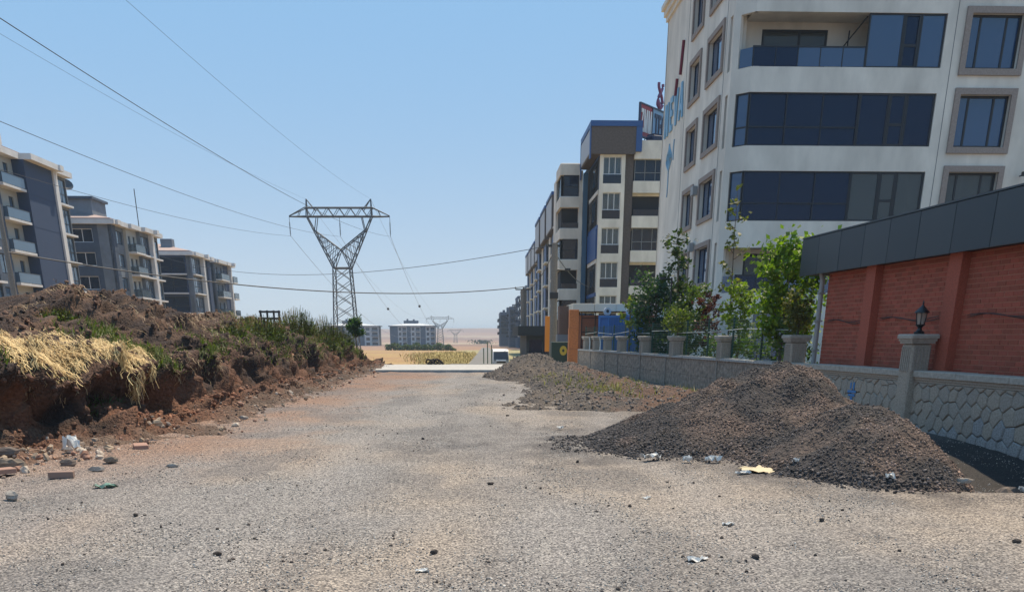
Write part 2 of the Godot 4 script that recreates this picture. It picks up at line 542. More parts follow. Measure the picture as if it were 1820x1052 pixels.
var crest_at := [[4.0, 1.7], [14.0, 1.95], [18.0, 1.85], [20.6, 1.95], [22.2, 2.2], [24.0, 2.68], [26.2, 2.62], [28.5, 2.3], [31.0, 2.18], [34.0, 2.3], [38.0, 2.3], [42.0, 2.25], [46.0, 2.1], [50.0, 1.7], [54.0, 0.9], [57.0, 0.1]]

func crest_y(zf: float) -> float:
	for i in crest_at.size() - 1:
		if zf <= crest_at[i + 1][0]:
			return lerpf(crest_at[i][1], crest_at[i + 1][1], smoothstep(0.0, 1.0, (zf - crest_at[i][0]) / (crest_at[i + 1][0] - crest_at[i][0])))
	return 0.0

func foot_x(zf: float) -> float:
	return -7.15 - 0.9 * step(26.0, 46.0, zf) - 0.55 * (1.0 - step(12.5, 15.5, zf)) + 0.55 * exp(-pow((zf - 17.4) / 2.0, 2.0)) + noise_a.get_noise_2d(zf * 9.0, 3.0) * 0.5 + noise_b.get_noise_2d(zf * 20.0, 8.0) * 0.18

func bank_point(t: float, zf: float) -> Vector3:   # t from the road (0) over the lip (3) and crest (5) to the back (7)
	var fx := foot_x(zf)
	var cy := crest_y(zf)
	var under := 0.3 * (1.0 - step(16.0, 21.0, zf)) + 0.08
	var lip := minf(1.02 + 0.12 * noise_a.get_noise_2d(zf * 12.0, 60.0), cy * 0.72)
	var back := step(20.0, 24.0, zf)
	var ease := step(18.0, 27.0, zf) * (0.55 + 0.35 * noise_a.get_noise_2d(zf * 10.0, 90.0))
	var prof := [Vector2(fx + 1.5, -0.05), Vector2(fx + 0.35, 0.14), Vector2(fx - under * 0.85 * (1.0 - ease), 0.24), Vector2(fx - under - ease * 0.25, lip * 0.52), Vector2(fx + 0.02 - ease * 0.85, lip), Vector2(fx - 0.75 - ease * 0.6, lip + (cy - lip) * 0.32), Vector2(fx - 2.1 - back * 0.3, lip + (cy - lip) * 0.72), Vector2(fx - 3.7, cy), Vector2(fx - 5.0, cy * 0.94), Vector2(fx - 8.5, minf(1.9, cy)), Vector2(fx - 30.0, minf(2.0, cy * 1.0))]
	var k := clampi(int(t), 0, prof.size() - 2)
	var f := t - k
	var q: Vector2 = prof[k].lerp(prof[k + 1], f)
	# round the corners of the profile a little
	var q0: Vector2 = prof[maxi(k - 1, 0)].lerp(prof[maxi(k - 1, 0) + 1], f) if k > 0 else q
	q = q.lerp((q + q0.lerp(prof[mini(k + 1, prof.size() - 1)], 0.5)) / 2.0, 0.12)
	var n1 := noise_c.get_noise_3d(q.x * 9.0, q.y * 9.0, zf * 9.0)
	var n2 := noise_b.get_noise_3d(q.x * 26.0, q.y * 26.0, zf * 26.0)
	var n3 := noise_b.get_noise_3d(q.x * 80.0, q.y * 80.0, zf * 80.0)
	var amp := clampf(t, 0.1, 1.0) * (1.0 - step(8.0, 10.0, t))
	var gully := -absf(noise_a.get_noise_2d(zf * 16.0, q.y * 3.0)) * 0.4 * step(1.5, 3.0, t) * (1.0 - step(4.3, 6.0, t))
	return P(q.x + (n1 * 0.42 + n2 * 0.2 + n3 * 0.07) * amp + gully, q.y + (n1 * 0.36 + n2 * 0.24 + n3 * 0.08) * amp * 0.9, zf + n2 * 0.12 * amp)

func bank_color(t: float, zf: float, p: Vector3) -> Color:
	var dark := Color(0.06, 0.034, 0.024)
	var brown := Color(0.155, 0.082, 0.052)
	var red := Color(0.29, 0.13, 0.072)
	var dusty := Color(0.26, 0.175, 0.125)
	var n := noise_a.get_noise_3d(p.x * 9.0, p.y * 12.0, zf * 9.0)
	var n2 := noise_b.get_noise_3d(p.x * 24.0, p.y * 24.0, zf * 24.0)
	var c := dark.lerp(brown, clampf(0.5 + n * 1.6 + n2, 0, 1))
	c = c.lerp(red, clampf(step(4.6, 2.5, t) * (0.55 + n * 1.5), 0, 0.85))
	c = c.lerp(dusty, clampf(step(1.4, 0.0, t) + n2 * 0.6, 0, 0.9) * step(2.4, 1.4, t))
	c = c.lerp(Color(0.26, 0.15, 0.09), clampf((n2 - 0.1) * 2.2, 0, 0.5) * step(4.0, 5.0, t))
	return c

func build_land() -> void:
	var speck := noise_tex(0.13, 0.4, 1.0, true, 3, 1024, Color(0.98, 0.98, 1.02))
	var gravel_bump := bump_tex(0.1, 8.0, true, 6, 1024)
	var road_m := rough_mat("gravel_road", Color.WHITE, speck, 0.55, gravel_bump, true, 0.95, 0.9)
	var soil_m := rough_mat("soil", Color.WHITE, noise_tex(0.035, 0.45, 1.0, false, 9, 512), 0.8, bump_tex(0.04, 10.0, false, 12), true, 0.95, 1.0)
	var field_m := rough_mat("field", Color.WHITE, noise_tex(0.03, 0.7, 1.0, false, 4, 512), 0.05, null, true, 0.95)
	# road: fine near the eye
	var zs := span(-6.0, 4.5, 20)
	zs.append_array(span(4.56, 30.0, 360))
	zs.append_array(span(30.3, 47.0, 60))
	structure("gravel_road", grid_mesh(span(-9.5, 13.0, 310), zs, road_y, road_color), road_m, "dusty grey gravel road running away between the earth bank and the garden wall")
	# the land beyond and to the sides, one sheet that reaches the horizon
	var fz := span(-60.0, 47.0, 20)
	fz.append_array(span(50.0, 330.0, 110))
	fz.append_array(span(340.0, 5200.0, 90, 1.7))
	var fx := span(-3600.0, -130.0, 40, 0.5)
	fx.append_array(span(-120.0, 40.0, 100))
	fx.append_array(span(60.0, 3600.0, 40, 2.0))
	var fy := func(x: float, zf: float) -> float: return far_y(x, zf) - (1.3 if zf < 40.0 else (0.35 if zf < 56.0 else 0.0))
	structure("wheat_field", grid_mesh(fx, fz, fy, field_color), field_m, "flat straw yellow fields running to low pale hills on the horizon")
	# the crossing road
	var st := new_st()
	for i in 40:
		var x0 := lerpf(-80.0, 4.0, i / 40.0)
		var x1 := lerpf(-80.0, 4.0, (i + 1) / 40.0)
		quad(st, P(x0, 0.10, 47.3), P(x0, 0.12, 56.4), P(x1, 0.12, 56.4), P(x1, 0.10, 47.3))
		quad(st, P(x0, -0.35, 47.3), P(x0, 0.10, 47.3), P(x1, 0.10, 47.3), P(x1, -0.35, 47.3))
		quad(st, P(x0, 0.12, 56.4), P(x0, -0.5, 56.8), P(x1, -0.5, 56.8), P(x1, 0.12, 56.4))
	quad(st, P(4.0, -0.35, 47.3), P(4.0, 0.10, 47.3), P(4.0, 0.12, 56.4), P(4.0, -0.5, 56.4))
	structure("crossing_road", st, rough_mat("pale_road", lin(0.5, 0.48, 0.45), noise_tex(0.02, 0.82, 1.0, false, 14), 0.25, null, false, 0.9), "pale paved road crossing the end of the gravel road")
	# the road that goes on through the fields
	st = new_st()
	var rz := span(56.3, 420.0, 60, 1.3)
	for i in rz.size() - 1:
		var a: float = rz[i]
		var b: float = rz[i + 1]
		var xa := -2.2 - (a - 57.0) * 0.026
		var xb := -2.2 - (b - 57.0) * 0.026
		quad(st, P(xa - 1.5, far_y(xa, a) + 0.13, a), P(xb - 1.5, far_y(xb, b) + 0.13, b), P(xb + 1.9, far_y(xb, b) + 0.13, b), P(xa + 1.9, far_y(xa, a) + 0.13, a))
	structure("field_road", st, rough_mat("field_road", lin(0.22, 0.21, 0.2), noise_tex(0.02, 0.8, 1.0, false, 15), 0.1), "narrow grey road going on through the fields towards the hills")
	# the earth bank on the left
	st = new_st()
	var bz := span(5.0, 30.0, 300)
	bz.append_array(span(30.12, 57.5, 170))
	var ts := []
	for i in 46: ts.append(i * 4.0 / 46.0)
	for i in 44: ts.append(4.0 + i * 4.0 / 44.0)
	for i in 9: ts.append(8.0 + i * 0.25)
	for zf: float in bz:
		for t: float in ts:
			var p := bank_point(t, zf)
			st.set_color(bank_color(t, zf, p)); st.set_uv(Vector2(t, zf)); st.add_vertex(p)
	var w := ts.size()
	for j in bz.size() - 1:
		for i in w - 1:
			var a := j * w + i
			for k: int in [a, a + w + 1, a + w, a, a + 1, a + w + 1]: st.add_index(k)
	st.generate_normals()
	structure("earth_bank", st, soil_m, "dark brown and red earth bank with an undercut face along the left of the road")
	# heaps
	st = grid_mesh(span(-0.6, 7.4, 150), span(9.8, 19.5, 170), func(x: float, zf: float) -> float: return maxf(heap_y(x, zf), -1.1), func(x: float, zf: float, y: float) -> Color:
		var n := noise_a.get_noise_2d(x * 12.0, zf * 12.0)
		return Color(0.075, 0.066, 0.064).lerp(Color(0.19, 0.135, 0.11), clampf(0.3 + n * 1.8 + 0.3 * y + 0.25 * (x - 4.3), 0, 1)))
	var hp := part(self, "gravel_heap", st, soil_m)
	tag(hp, "big dark heap of crushed stone with two humps before the right garden wall", "gravel heap")
	st = grid_mesh(span(-2.4, 5.8, 110), span(20.0, 49.5, 190), func(x: float, zf: float) -> float: return maxf(far_heap_y(x, zf), -0.9), func(x: float, zf: float, _y: float) -> Color:
		var n := noise_a.get_noise_2d(x * 9.0, zf * 7.0)
		var c := Color(0.13, 0.108, 0.095).lerp(Color(0.24, 0.19, 0.15), clampf(0.5 + n * 1.4, 0, 1))
		return c.lerp(Color(0.23, 0.12, 0.08), step(2.0, 3.6, x + n * 2.0) * 0.8 * step(44.0, 38.0, zf)))
	hp = part(self, "rubble_heap", st, soil_m)
	tag(hp, "long low heap of grey and reddish spoil along the far garden wall", "spoil heap")

# ------------------------------------------------------------------ loose stones and growth
func stone_mat() -> StandardMaterial3D:
	if mats.has("stone"): return mats["stone"]
	var m := plain("stone", Color.WHITE, 0.9)
	m.vertex_color_use_as_albedo = true
	return m

func build_stones() -> void:
	var xf := [[], [], []]
	var cl := [[], [], []]
	# on the road, thick near the eye
	for i in 130000:
		var zf := 5.2 + 30.0 * pow(rng.randf(), 2.0)
		var x := rng.randf_range(-0.64, 0.64) * (zf + 1.0)
		if x < -7.2 or x > 8.0: continue
		var n := noise_a.get_noise_2d(x * 8.0, zf * 5.0) + noise_b.get_noise_2d(x * 20.0, zf * 14.0) * 0.7
		var lane := 0.0
		for rx: float in [-2.3, 0.1, 1.9]:
			var rw := rx + noise_a.get_noise_2d(rx * 50.0, zf * 1.5) * 0.8
			lane = maxf(lane, exp(-pow((x - rw) / 0.34, 2.0)))
		if rng.randf() > 0.36 + n * 1.7 - lane * 0.3: continue
		var s := 0.008 + 0.018 * pow(rng.randf(), 3.4) + 0.0003 * zf
		if rng.randf() < 0.005: s = rng.randf_range(0.03, 0.052)
		var v := rng.randi() % 3
		xf[v].append(Transform3D(rand_basis(s), P(x, road_y(x, zf) + s * 0.12, zf)))
		var g := rng.randf()
		var c := Color(0.15, 0.132, 0.122).lerp(Color(0.56, 0.5, 0.43), g)
		if rng.randf() < 0.14: c = Color(0.085, 0.075, 0.07)
		if rng.randf() < 0.05: c = Color(0.62, 0.57, 0.51)
		if s > 0.03: c = Color(0.075, 0.058, 0.05)
		cl[v].append(c)
	for v in 3: scatter("road_stones", "small loose stones strewn over the gravel road", stone_mesh(v, 0.6, 0), stone_mat(), xf[v], cl[v])
	# the heaps are all stones
	xf = [[], [], []]; cl = [[], [], []]
	for i in 150000:
		var zf := rng.randf_range(9.9, 18.5)
		var x := rng.randf_range(-1.6, 7.0)
		var h := heap_y(x, zf)
		if h < -0.28: continue
		var gy := road_y(x, zf)
		if h < gy and rng.randf() > 0.3 * step(-0.28, 0.0, h): continue
		if zf > 16.0 and h < 0.7: continue
		if noise_b.get_noise_2d(x * 16.0 + 30.0, zf * 16.0) < -0.3 and rng.randf() < 0.75: continue
		var s := 0.012 + (0.034 + 0.024 * step(0.3, 0.0, h)) * pow(rng.randf(), 3.4)
		var v := rng.randi() % 3
		xf[v].append(Transform3D(rand_basis(s), P(x, maxf(h, gy) + s * rng.randf_range(0.0, 0.3), zf)))
		var n := noise_a.get_noise_2d(x * 12.0, zf * 12.0)
		var c := Color(0.095, 0.08, 0.074).lerp(Color(0.225, 0.155, 0.12), clampf(0.3 + n * 1.8 + 0.3 * h + 0.25 * (x - 4.3), 0, 1))
		c = c * (0.45 + 1.5 * pow(rng.randf(), 1.6)); c.a = 1.0
		cl[v].append(c)
	for v in 3: scatter("heap_stones", "broken stones covering the big dark gravel heap", stone_mesh(v + 3, 0.62, 0), stone_mat(), xf[v], cl[v])
	xf = [[], [], []]; cl = [[], [], []]
	for i in 16000:
		var zf := rng.randf_range(20.0, 49.0)
		var x := rng.randf_range(-2.2, 5.2)
		var h := far_heap_y(x, zf)
		if h < -0.02: continue
		var s := 0.03 + 0.09 * pow(rng.randf(), 3.0)
		var v := rng.randi() % 3
		xf[v].append(Transform3D(rand_basis(s), P(x, h + s * 0.15, zf)))
		var c := Color(0.11, 0.09, 0.08).lerp(Color(0.33, 0.26, 0.21), rng.randf())
		cl[v].append(c)
	for v in 3: scatter("spoil_stones", "stones and clods in the long low spoil heap", stone_mesh(v + 6, 0.62, 0), stone_mat(), xf[v], cl[v])
	# clods on the bank
	xf = [[], [], []]; cl = [[], [], []]
	for i in 26000:
		var zf := rng.randf_range(7.0, 54.0)
		var t := rng.randf_range(0.0, 8.0)
		if t < 1.3 and rng.randf() < 0.45: t = rng.randf_range(0.0, 1.3)
		if t > 2.0 and t < 3.6: continue
		var p := bank_point(t, zf)
		var s := (0.03 + 0.14 * pow(rng.randf(), 4.0)) * (1.0 if t > 1.4 else 0.75)
		var v := rng.randi() % 3
		xf[v].append(Transform3D(rand_basis(s), p + Vector3(0, s * 0.1, 0)))
		var c := bank_color(t, zf, p) * rng.randf_range(0.7, 1.5)
		if t < 1.5 and rng.randf() < 0.16: c = Color(0.42, 0.33, 0.26) * rng.randf_range(0.7, 1.15)
		c.a = 1.0
		cl[v].append(c)
	for v in 3: scatter("earth_clods", "clods and stones lying on the brown earth bank", stone_mesh(v + 9, 0.75, 1), stone_mat(), xf[v], cl[v])

func blades(called: String, label: String, n: int, mesh: Mesh, m: Material, place: Callable, c0: Color, c1: Color) -> void:
	var xf := []
	var cl := []
	for i in n:
		var r: Variant = place.call()
		if r == null: continue
		xf.append(r)
		cl.append(c0.lerp(c1, rng.randf()))
	scatter(called, label, mesh, m, xf, cl)

func up_basis(s: float, h: float, tilt := 0.25) -> Basis:
	return Basis.from_euler(Vector3(rng.randf_range(-tilt, tilt), rng.randf() * TAU, rng.randf_range(-tilt, tilt))) * Basis.from_scale(Vector3(s, h, s))

func build_growth() -> void:
	var grass := leaf_mat()
	var blade := blade_mesh(0.012, 0.3, 0.12)
	# dry straw thrown over the near bank, hanging over its lip
	var straw_m := plain("straw", Color.WHITE, 0.7)
	straw_m.vertex_color_use_as_albedo = true; straw_m.cull_mode = BaseMaterial3D.CULL_DISABLED
	var strand := new_st()
	var pr := Vector3(0, 0, 0)
	for i in 4:
		var nx := Vector3(0.02 * sin(i * 2.0), -0.012 * i * i, 0.12 * (i + 1))
		var s := Vector3(0.0032, 0.001, 0)
		quad(strand, pr - s, nx - s, nx + s, pr + s)
		pr = nx
	var strand_mesh := strand.commit()
	var put := func() -> Variant:
		var zf := rng.randf_range(12.0, 18.9)
		var f := (zf - 12.0) / 6.9
		# a mat on the slope above the lip; at its far end a tongue slides down over the face
		var low := lerpf(5.1, 4.4, step(0.2, 0.6, f)) - 0.95 * exp(-pow((zf - 16.7) / 0.22, 2.0)) - 0.2 * exp(-pow((zf - 15.9) / 0.3, 2.0))
		var high := lerpf(7.0, 5.5, step(0.45, 1.0, f))
		var t := lerpf(low, high, rng.randf()) + rng.randfn() * 0.1
		if noise_a.get_noise_2d(zf * 16.0, t * 10.0) < -0.12: return null
		if t < 4.5 and noise_a.get_noise_2d(zf * 60.0, 5.0) < 0.1: return null
		var p := bank_point(t, zf)
		var q := bank_point(maxf(t - 0.35, 2.9), zf)
		if t < 4.2: q = p + Vector3(0.04, -0.3, 0)
		var d := (q - p).normalized()
		d = (d + Vector3(rng.randfn(), rng.randfn() * 0.5, rng.randfn()) * 0.55).normalized()
		var b := Basis.looking_at(-d, Vector3.UP if absf(d.y) < 0.95 else Vector3.RIGHT) * Basis.from_scale(Vector3(1.6, 1, rng.randf_range(0.25, 0.7)))
		return Transform3D(b, p + Vector3(0.02, rng.randf_range(0.01, 0.08), 0))
	blades("dry_straw", "mat of dry yellow straw lying over the lip of the near earth bank", 36000, strand_mesh, straw_m, put, Color(0.42, 0.27, 0.11), Color(0.78, 0.58, 0.27))
	# thin straw here and there over the bank
	put = func() -> Variant:
		var zf := rng.randf_range(12.0, 55.0)
		var t := rng.randf_range(3.6, 7.6)
		var where := noise_a.get_noise_2d(zf * 5.0 + 70.0, t * 7.0) + step(28.0, 40.0, zf) * 0.22
		if where < 0.2: return null
		var p := bank_point(t, zf)
		var d := (bank_point(maxf(t - 0.5, 0.0), zf) - p).normalized()
		d = (d + Vector3(rng.randfn(), rng.randfn(), rng.randfn()) * 0.45).normalized()
		return Transform3D(Basis.looking_at(-d, Vector3.UP if absf(d.y) < 0.95 else Vector3.RIGHT) * Basis.from_scale(Vector3(2.0, 1, rng.randf_range(0.25, 0.7))), p + Vector3(0, 0.03, 0))
	blades("dry_grass", "thin dry grass lying over the far half of the earth bank", 20000, strand_mesh, straw_m, put, Color(0.16, 0.1, 0.055), Color(0.42, 0.3, 0.155))
	# green grass patches on the bank: [zf, t, spread zf, spread t, blades]
	var patches := [[13.6, 4.6, 0.7, 0.25, 600], [18.9, 4.9, 1.0, 0.75, 1600], [20.6, 5.8, 1.3, 0.35, 700], [25.5, 4.7, 1.4, 0.35, 500], [23.0, 4.3, 0.9, 0.3, 300], [40.0, 7.2, 2.0, 0.5, 700], [46.0, 6.0, 3.0, 1.4, 2400], [50.0, 5.0, 2.5, 1.2, 2200], [37.0, 5.5, 3.0, 0.9, 900], [36.0, 4.2, 6.0, 0.7, 700], [48.0, 4.0, 5.0, 0.8, 1300], [30.0, 4.8, 3.0, 0.8, 350], [16.0, 2.4, 0.25, 0.4, 60]]
	var xf := []
	var cl := []
	for q: Array in patches:
		for i in q[4]:
			var zf: float = q[0] + rng.randfn() * q[2] * 0.6
			var t: float = q[1] + rng.randfn() * q[3] * 0.6
			if zf < 6.0 or zf > 56.5: continue
			var p := bank_point(clampf(t, 0.2, 8.5), zf)
			xf.append(Transform3D(up_basis(rng.randf_range(0.6, 1.1), rng.randf_range(0.15, 0.5), 0.8), p))
			cl.append(Color(0.05, 0.09, 0.03).lerp(Color(0.16, 0.19, 0.06), rng.randf()))
	scatter("bank_grass", "patches of short green grass on the brown earth bank", blade, grass, xf, cl)
	# low growth on the spoil along the wall
	xf = []; cl = []
	for q: Array in [[2.0, 31.5, 0.8, 1.6, 110], [2.7, 28.0, 0.8, 1.4, 190], [1.3, 35.0, 0.5, 2.0, 60], [4.4, 36.0, 0.5, 4.0, 90], [3.4, 25.5, 0.8, 1.2, 40], [5.4, 29.0, 0.2, 5.0, 80]]:
		for i in q[4]:
			var x: float = q[0] + rng.randfn() * q[2] * 0.6
			var zf: float = q[1] + rng.randfn() * q[3] * 0.6
			var y := maxf(far_heap_y(x, zf), road_y(x, zf))
			xf.append(Transform3D(up_basis(0.8, rng.randf_range(0.15, 0.6), 0.8), P(x, y, zf)))
			cl.append(Color(0.12, 0.14, 0.05).lerp(Color(0.33, 0.29, 0.14), rng.randf()))
	scatter("verge_grass", "yellow green grass growing on the low spoil by the right wall", blade, grass, xf, cl)
	# straw scrub beyond the crossing road
	xf = []; cl = []
	for i in 9000:
		var zf := rng.randf_range(75.0, 200.0)
		var x := -0.062 * zf + rng.randfn() * 0.016 * zf
		if x > -2.2 - (zf - 57.0) * 0.026 - 1.8: continue
		xf.append(Transform3D(up_basis(zf * 0.022, rng.randf_range(0.5, 1.6) * (0.6 + zf / 200.0), 0.6), P(x, far_y(x, zf), zf)))
		cl.append(Color(0.3, 0.28, 0.12).lerp(Color(0.6, 0.5, 0.25), rng.randf()))
	scatter("dry_scrub", "pale dry scrub on the bank beside the far field road", blade, straw_m, xf, cl)

# ------------------------------------------------------------------ the near right: garden wall, brick building, fence
const WALL_ANG := 0.10956   # the wall leans 0.11 m left for each metre away

func wall_x(zf: float, off := 0.0) -> float:
	return 7.79 + off - 0.11 * (zf - 14.06)

func wall_face(zf: float, off := 0.0, y := 0.0) -> Transform3D:   # x runs towards the camera along the wall, z out to the road
	var u := Vector3(0.11, 0, 1.0).normalized()
	return face(P(wall_x(zf, off), y, zf), u)

func clip_poly(poly: Array, p: Vector2, q: Vector2) -> Array:   # keep what is nearer to p than to q
	var out := []
	var mid := (p + q) / 2.0
	var n := (q - p).normalized()
	for i in poly.size():
		var a: Vector2 = poly[i]
		var b: Vector2 = poly[(i + 1) % poly.size()]
		var da := (a - mid).dot(n)
		var db := (b - mid).dot(n)
		if da <= 0: out.append(a)
		if (da < 0) != (db < 0) and absf(da - db) > 1e-6: out.append(a.lerp(b, da / (da - db)))
	return out

func build_garden_wall() -> void:
	var stone_m := rough_mat("wall_stone", lin(0.54, 0.45, 0.36), noise_tex(0.03, 0.72, 1.0, false, 21), 1.4, bump_tex(0.05, 5.0, false, 22), false, 0.9, 0.8)
	var stone_b := rough_mat("wall_stone_grey", lin(0.48, 0.41, 0.34), noise_tex(0.03, 0.72, 1.0, false, 23), 1.4, bump_tex(0.05, 5.0, false, 24), false, 0.9, 0.8)
	var joint_m := plain("wall_joint", lin(0.14, 0.115, 0.095), 0.95)
	var cap_m := rough_mat("coping", lin(0.5, 0.44, 0.37), noise_tex(0.02, 0.75, 1.0, false, 25), 0.9, null, false, 0.85)
	var pale_m := rough_mat("limewash", lin(0.5, 0.48, 0.46), noise_tex(0.04, 0.6, 1.0, false, 26), 1.2, null, false, 0.9)
	# near length, faced with irregular stones, from zf 6 to 23.4
	var t := thing("stone_garden_wall", "low garden wall faced with irregular polygonal stones below the brick building", "wall", P(wall_x(23.3), 0, 23.3), 0.0)
	var F := Transform3D(face(Vector3.ZERO, Vector3(0.11, 0, 1).normalized()))
	var L := 17.5
	var st := new_st()
	bx(st, 0, L, -0.6, 0.9, -0.3, -0.025)
	part(t, "core", st, joint_m, F)
	var pts := []
	var row := 0
	var y := -0.52
	while y < 0.9:
		var x := -0.2 + (0.145 if row % 2 else 0.0)
		while x < L + 0.2:
			pts.append(Vector2(x + rng.randf_range(-0.075, 0.075), y + rng.randf_range(-0.06, 0.06)))
			x += 0.29
		y += 0.235
		row += 1
	for i in pts.size():
		var p: Vector2 = pts[i]
		var poly := [Vector2(p.x - 0.4, p.y - 0.4), Vector2(p.x + 0.4, p.y - 0.4), Vector2(p.x + 0.4, p.y + 0.4), Vector2(p.x - 0.4, p.y + 0.4)]
		for j in pts.size():
			if i != j and p.distance_squared_to(pts[j]) < 0.8: poly = clip_poly(poly, p, pts[j])
		# the top row ends at the plinth, the ends at the wall's
		var fit := []
		for v: Vector2 in poly: fit.append(Vector2(clampf(v.x, 0.0, L), clampf(v.y, -0.6, 0.835)))
		var c := Vector2.ZERO
		for v: Vector2 in fit: c += v / fit.size()
		var o := []
		var inn := []
		for v: Vector2 in fit:
			var d := (c - v)
			o.append(v + d.normalized() * minf(0.008, d.length()))
			inn.append(v + d.normalized() * minf(0.026, d.length()))
		var bulge := rng.randf_range(0.008, 0.022)
		st = new_st()
		for k in o.size():
			var m := (k + 1) % o.size()
			var a: Vector2 = o[k]
			var b: Vector2 = o[m]
			var e: Vector2 = inn[k]
			var g: Vector2 = inn[m]
			if a.distance_to(b) < 0.004: continue
			quad(st, Vector3(a.x, a.y, -0.03), Vector3(a.x, a.y, -0.004), Vector3(b.x, b.y, -0.004), Vector3(b.x, b.y, -0.03))
			quad(st, Vector3(a.x, a.y, -0.004), Vector3(e.x, e.y, bulge), Vector3(g.x, g.y, bulge), Vector3(b.x, b.y, -0.004))
			tri(st, Vector3(c.x, c.y, bulge + 0.004), Vector3(g.x, g.y, bulge), Vector3(e.x, e.y, bulge))
		if c.y > 0.8 and fit.size() < 3: continue
		var low := c.y < 0.12 + 0.12 * sin(c.x * 1.7) and c.x > 5.2
		part(t, "stone", st, pale_m if low and rng.randf() < 0.75 else (stone_m if rng.randf() < 0.6 else stone_b), F)
	st = new_st()
	bx(st, 0, L, 0.84, 0.875, -0.02, 0.016)
	bx(st, 0, L, 0.88, 0.93, -0.02, 0.035)
	part(t, "plinth_band", st, stone_m, F)
	for i in 12:
		st = new_st()
		bx(st, L * i / 12.0 + 0.006, L * (i + 1) / 12.0 - 0.006, 0.932, 1.035 + rng.randf_range(-0.004, 0.004), -0.36, 0.075, 0.012)
		part(t, "coping_stone", st, cap_m, F)
	# a faded blue figure sprayed on the wall
	var spray := plain("blue_spray", lin(0.07, 0.2, 0.42), 0.8)
	st = new_st()
	for b: Array in [[2.28, 2.32, 0.60, 0.72], [2.37, 2.41, 0.58, 0.73], [2.22, 2.47, 0.52, 0.57], [2.25, 2.44, 0.45, 0.50], [2.32, 2.38, 0.36, 0.44]]:
		bx(st, b[0] * 1.5, b[1] * 1.5, b[2], b[3], 0.024, 0.03)
	part(t, "blue_mark", st, spray, F)
	# far length in plain cement panels between piers
	t = thing("cement_garden_wall", "low grey cement block wall in panels running away to the orange pillar", "wall", P(wall_x(52.0), 0, 52.0))
	var cem := rough_mat("cement", lin(0.48, 0.385, 0.3), noise_tex(0.018, 0.55, 1.0, false, 31), 0.5, bump_tex(0.05, 4.0, false, 32), false, 0.92, 0.8)
	var cem2 := rough_mat("cement_pier", lin(0.42, 0.36, 0.3), noise_tex(0.02, 0.65, 1.0, false, 33), 0.6, null, false, 0.92)
	var white_cap := rough_mat("white_coping", lin(0.62, 0.6, 0.56), noise_tex(0.03, 0.6, 1.0, false, 34), 0.9, null, false, 0.85)
	var marks := [0.0, 3.4, 7.0, 9.8, 13.9, 17.7, 23.45, 28.5]
	for i in marks.size() - 1:
		var x0: float = marks[i]
		var x1: float = marks[i + 1]
		# two courses of panels
		for c: Array in [[-0.5, 0.44], [0.448, 0.955]]:
			var mid := lerpf(x0, x1, 0.5)
			for hh: Array in [[x0 + 0.05, mid - 0.004], [mid + 0.004, x1 - 0.05]]:
				st = new_st()
				bx(st, hh[0], hh[1], c[0], c[1], -0.24, rng.randf_range(-0.006, 0.004))
				part(t, "panel", st, cem, F)
		st = new_st()
		bx(st, x0 - 0.05, x0 + 0.05, -0.5, 0.96, -0.25, 0.035)
		part(t, "pier", st, cem2, F)
		st = new_st()
		var n := 8
		for k in n:
			var a := lerpf(x0, x1, float(k) / n)
			var b := lerpf(x0, x1, float(k + 1) / n)
			bx(st, a, b - 0.004, 0.957, 1.02 + rng.randf_range(-0.02, 0.02), -0.28, 0.05 + rng.randf_range(-0.015, 0.015))
		part(t, "coping", st, white_cap, F)
	# pillars on the wall with flared caps
	var labels := ["tall stone pillar carrying the black lantern in front of the brick wall", "broad stone pillar with a plant on top at the end of the brick building", "stone pillar with flared cap beside the red leaved shrub", "stone pillar with flared cap under the round potted bush", "stone pillar with flared cap left of the round potted bush, below the conifer", "stone pillar in front of the right end of the blue container", "stone pillar in front of the middle of the blue container", "stone pillar in front of the left end of the blue container", "last stone pillar before the orange pillar, by the white stakes"]
	var zz := [17.6, 23.35, 28.55, 33.7, 38.1, 42.2, 45.2, 47.8, 50.4]
	for i in zz.size():
		var zf: float = zz[i]
		var w: float = [0.19, 0.2, 0.19, 0.2, 0.19, 0.18, 0.17, 0.17, 0.17][i]
		var low := -0.45 if i == 0 else 0.95
		var pil := thing("wall_pillar", labels[i], "pillar", P(wall_x(zf, 0.03 if i == 0 else 0.14), 0, zf), WALL_ANG, "stone pillars on the garden wall")
		st = new_st()
		bx(st, -w, w, low, 1.5, -w, w, 0.03)
		part(pil, "shaft", st, stone_m)
		for k in 5:
			for s: Array in [[0, -1], [-1, 0]]:
				st = new_st()
				var o := -w * 0.7 + w * 1.4 * k / 4.0
				if s[0] == 0: bx(st, o - 0.018, o + 0.018, 1.02, 1.44, w - 0.003, w + 0.014)
				else: bx(st, -w - 0.014, -w + 0.003, 1.02, 1.44, o - 0.018, o + 0.018)
				part(pil, "flute", st, stone_b)
		st = new_st()
		bx(st, -w - 0.03, w + 0.03, 1.5, 1.54, -w - 0.03, w + 0.03)
		bx(st, -w - 0.05, w + 0.05, 1.54, 1.585, -w - 0.05, w + 0.05)
		bx(st, -w - 0.08, w + 0.08, 1.585, 1.66, -w - 0.08, w + 0.08, 0.02)
		part(pil, "cap", st, cap_m)
	# the lantern
	var lan := thing("garden_lantern", "black post lantern standing on the tall stone pillar", "lantern", P(wall_x(17.6, 0.03), 1.66, 17.6), WALL_ANG)
	var black := plain("black_iron", lin(0.012, 0.012, 0.014), 0.45)
	st = new_st()
	lathe(st, [Vector2(0.001, 0.0), Vector2(0.09, 0.0), Vector2(0.095, 0.03), Vector2(0.05, 0.06), Vector2(0.032, 0.1), Vector2(0.055, 0.13), Vector2(0.09, 0.16), Vector2(0.001, 0.165)])
	part(lan, "base", st, black)
	st = new_st()
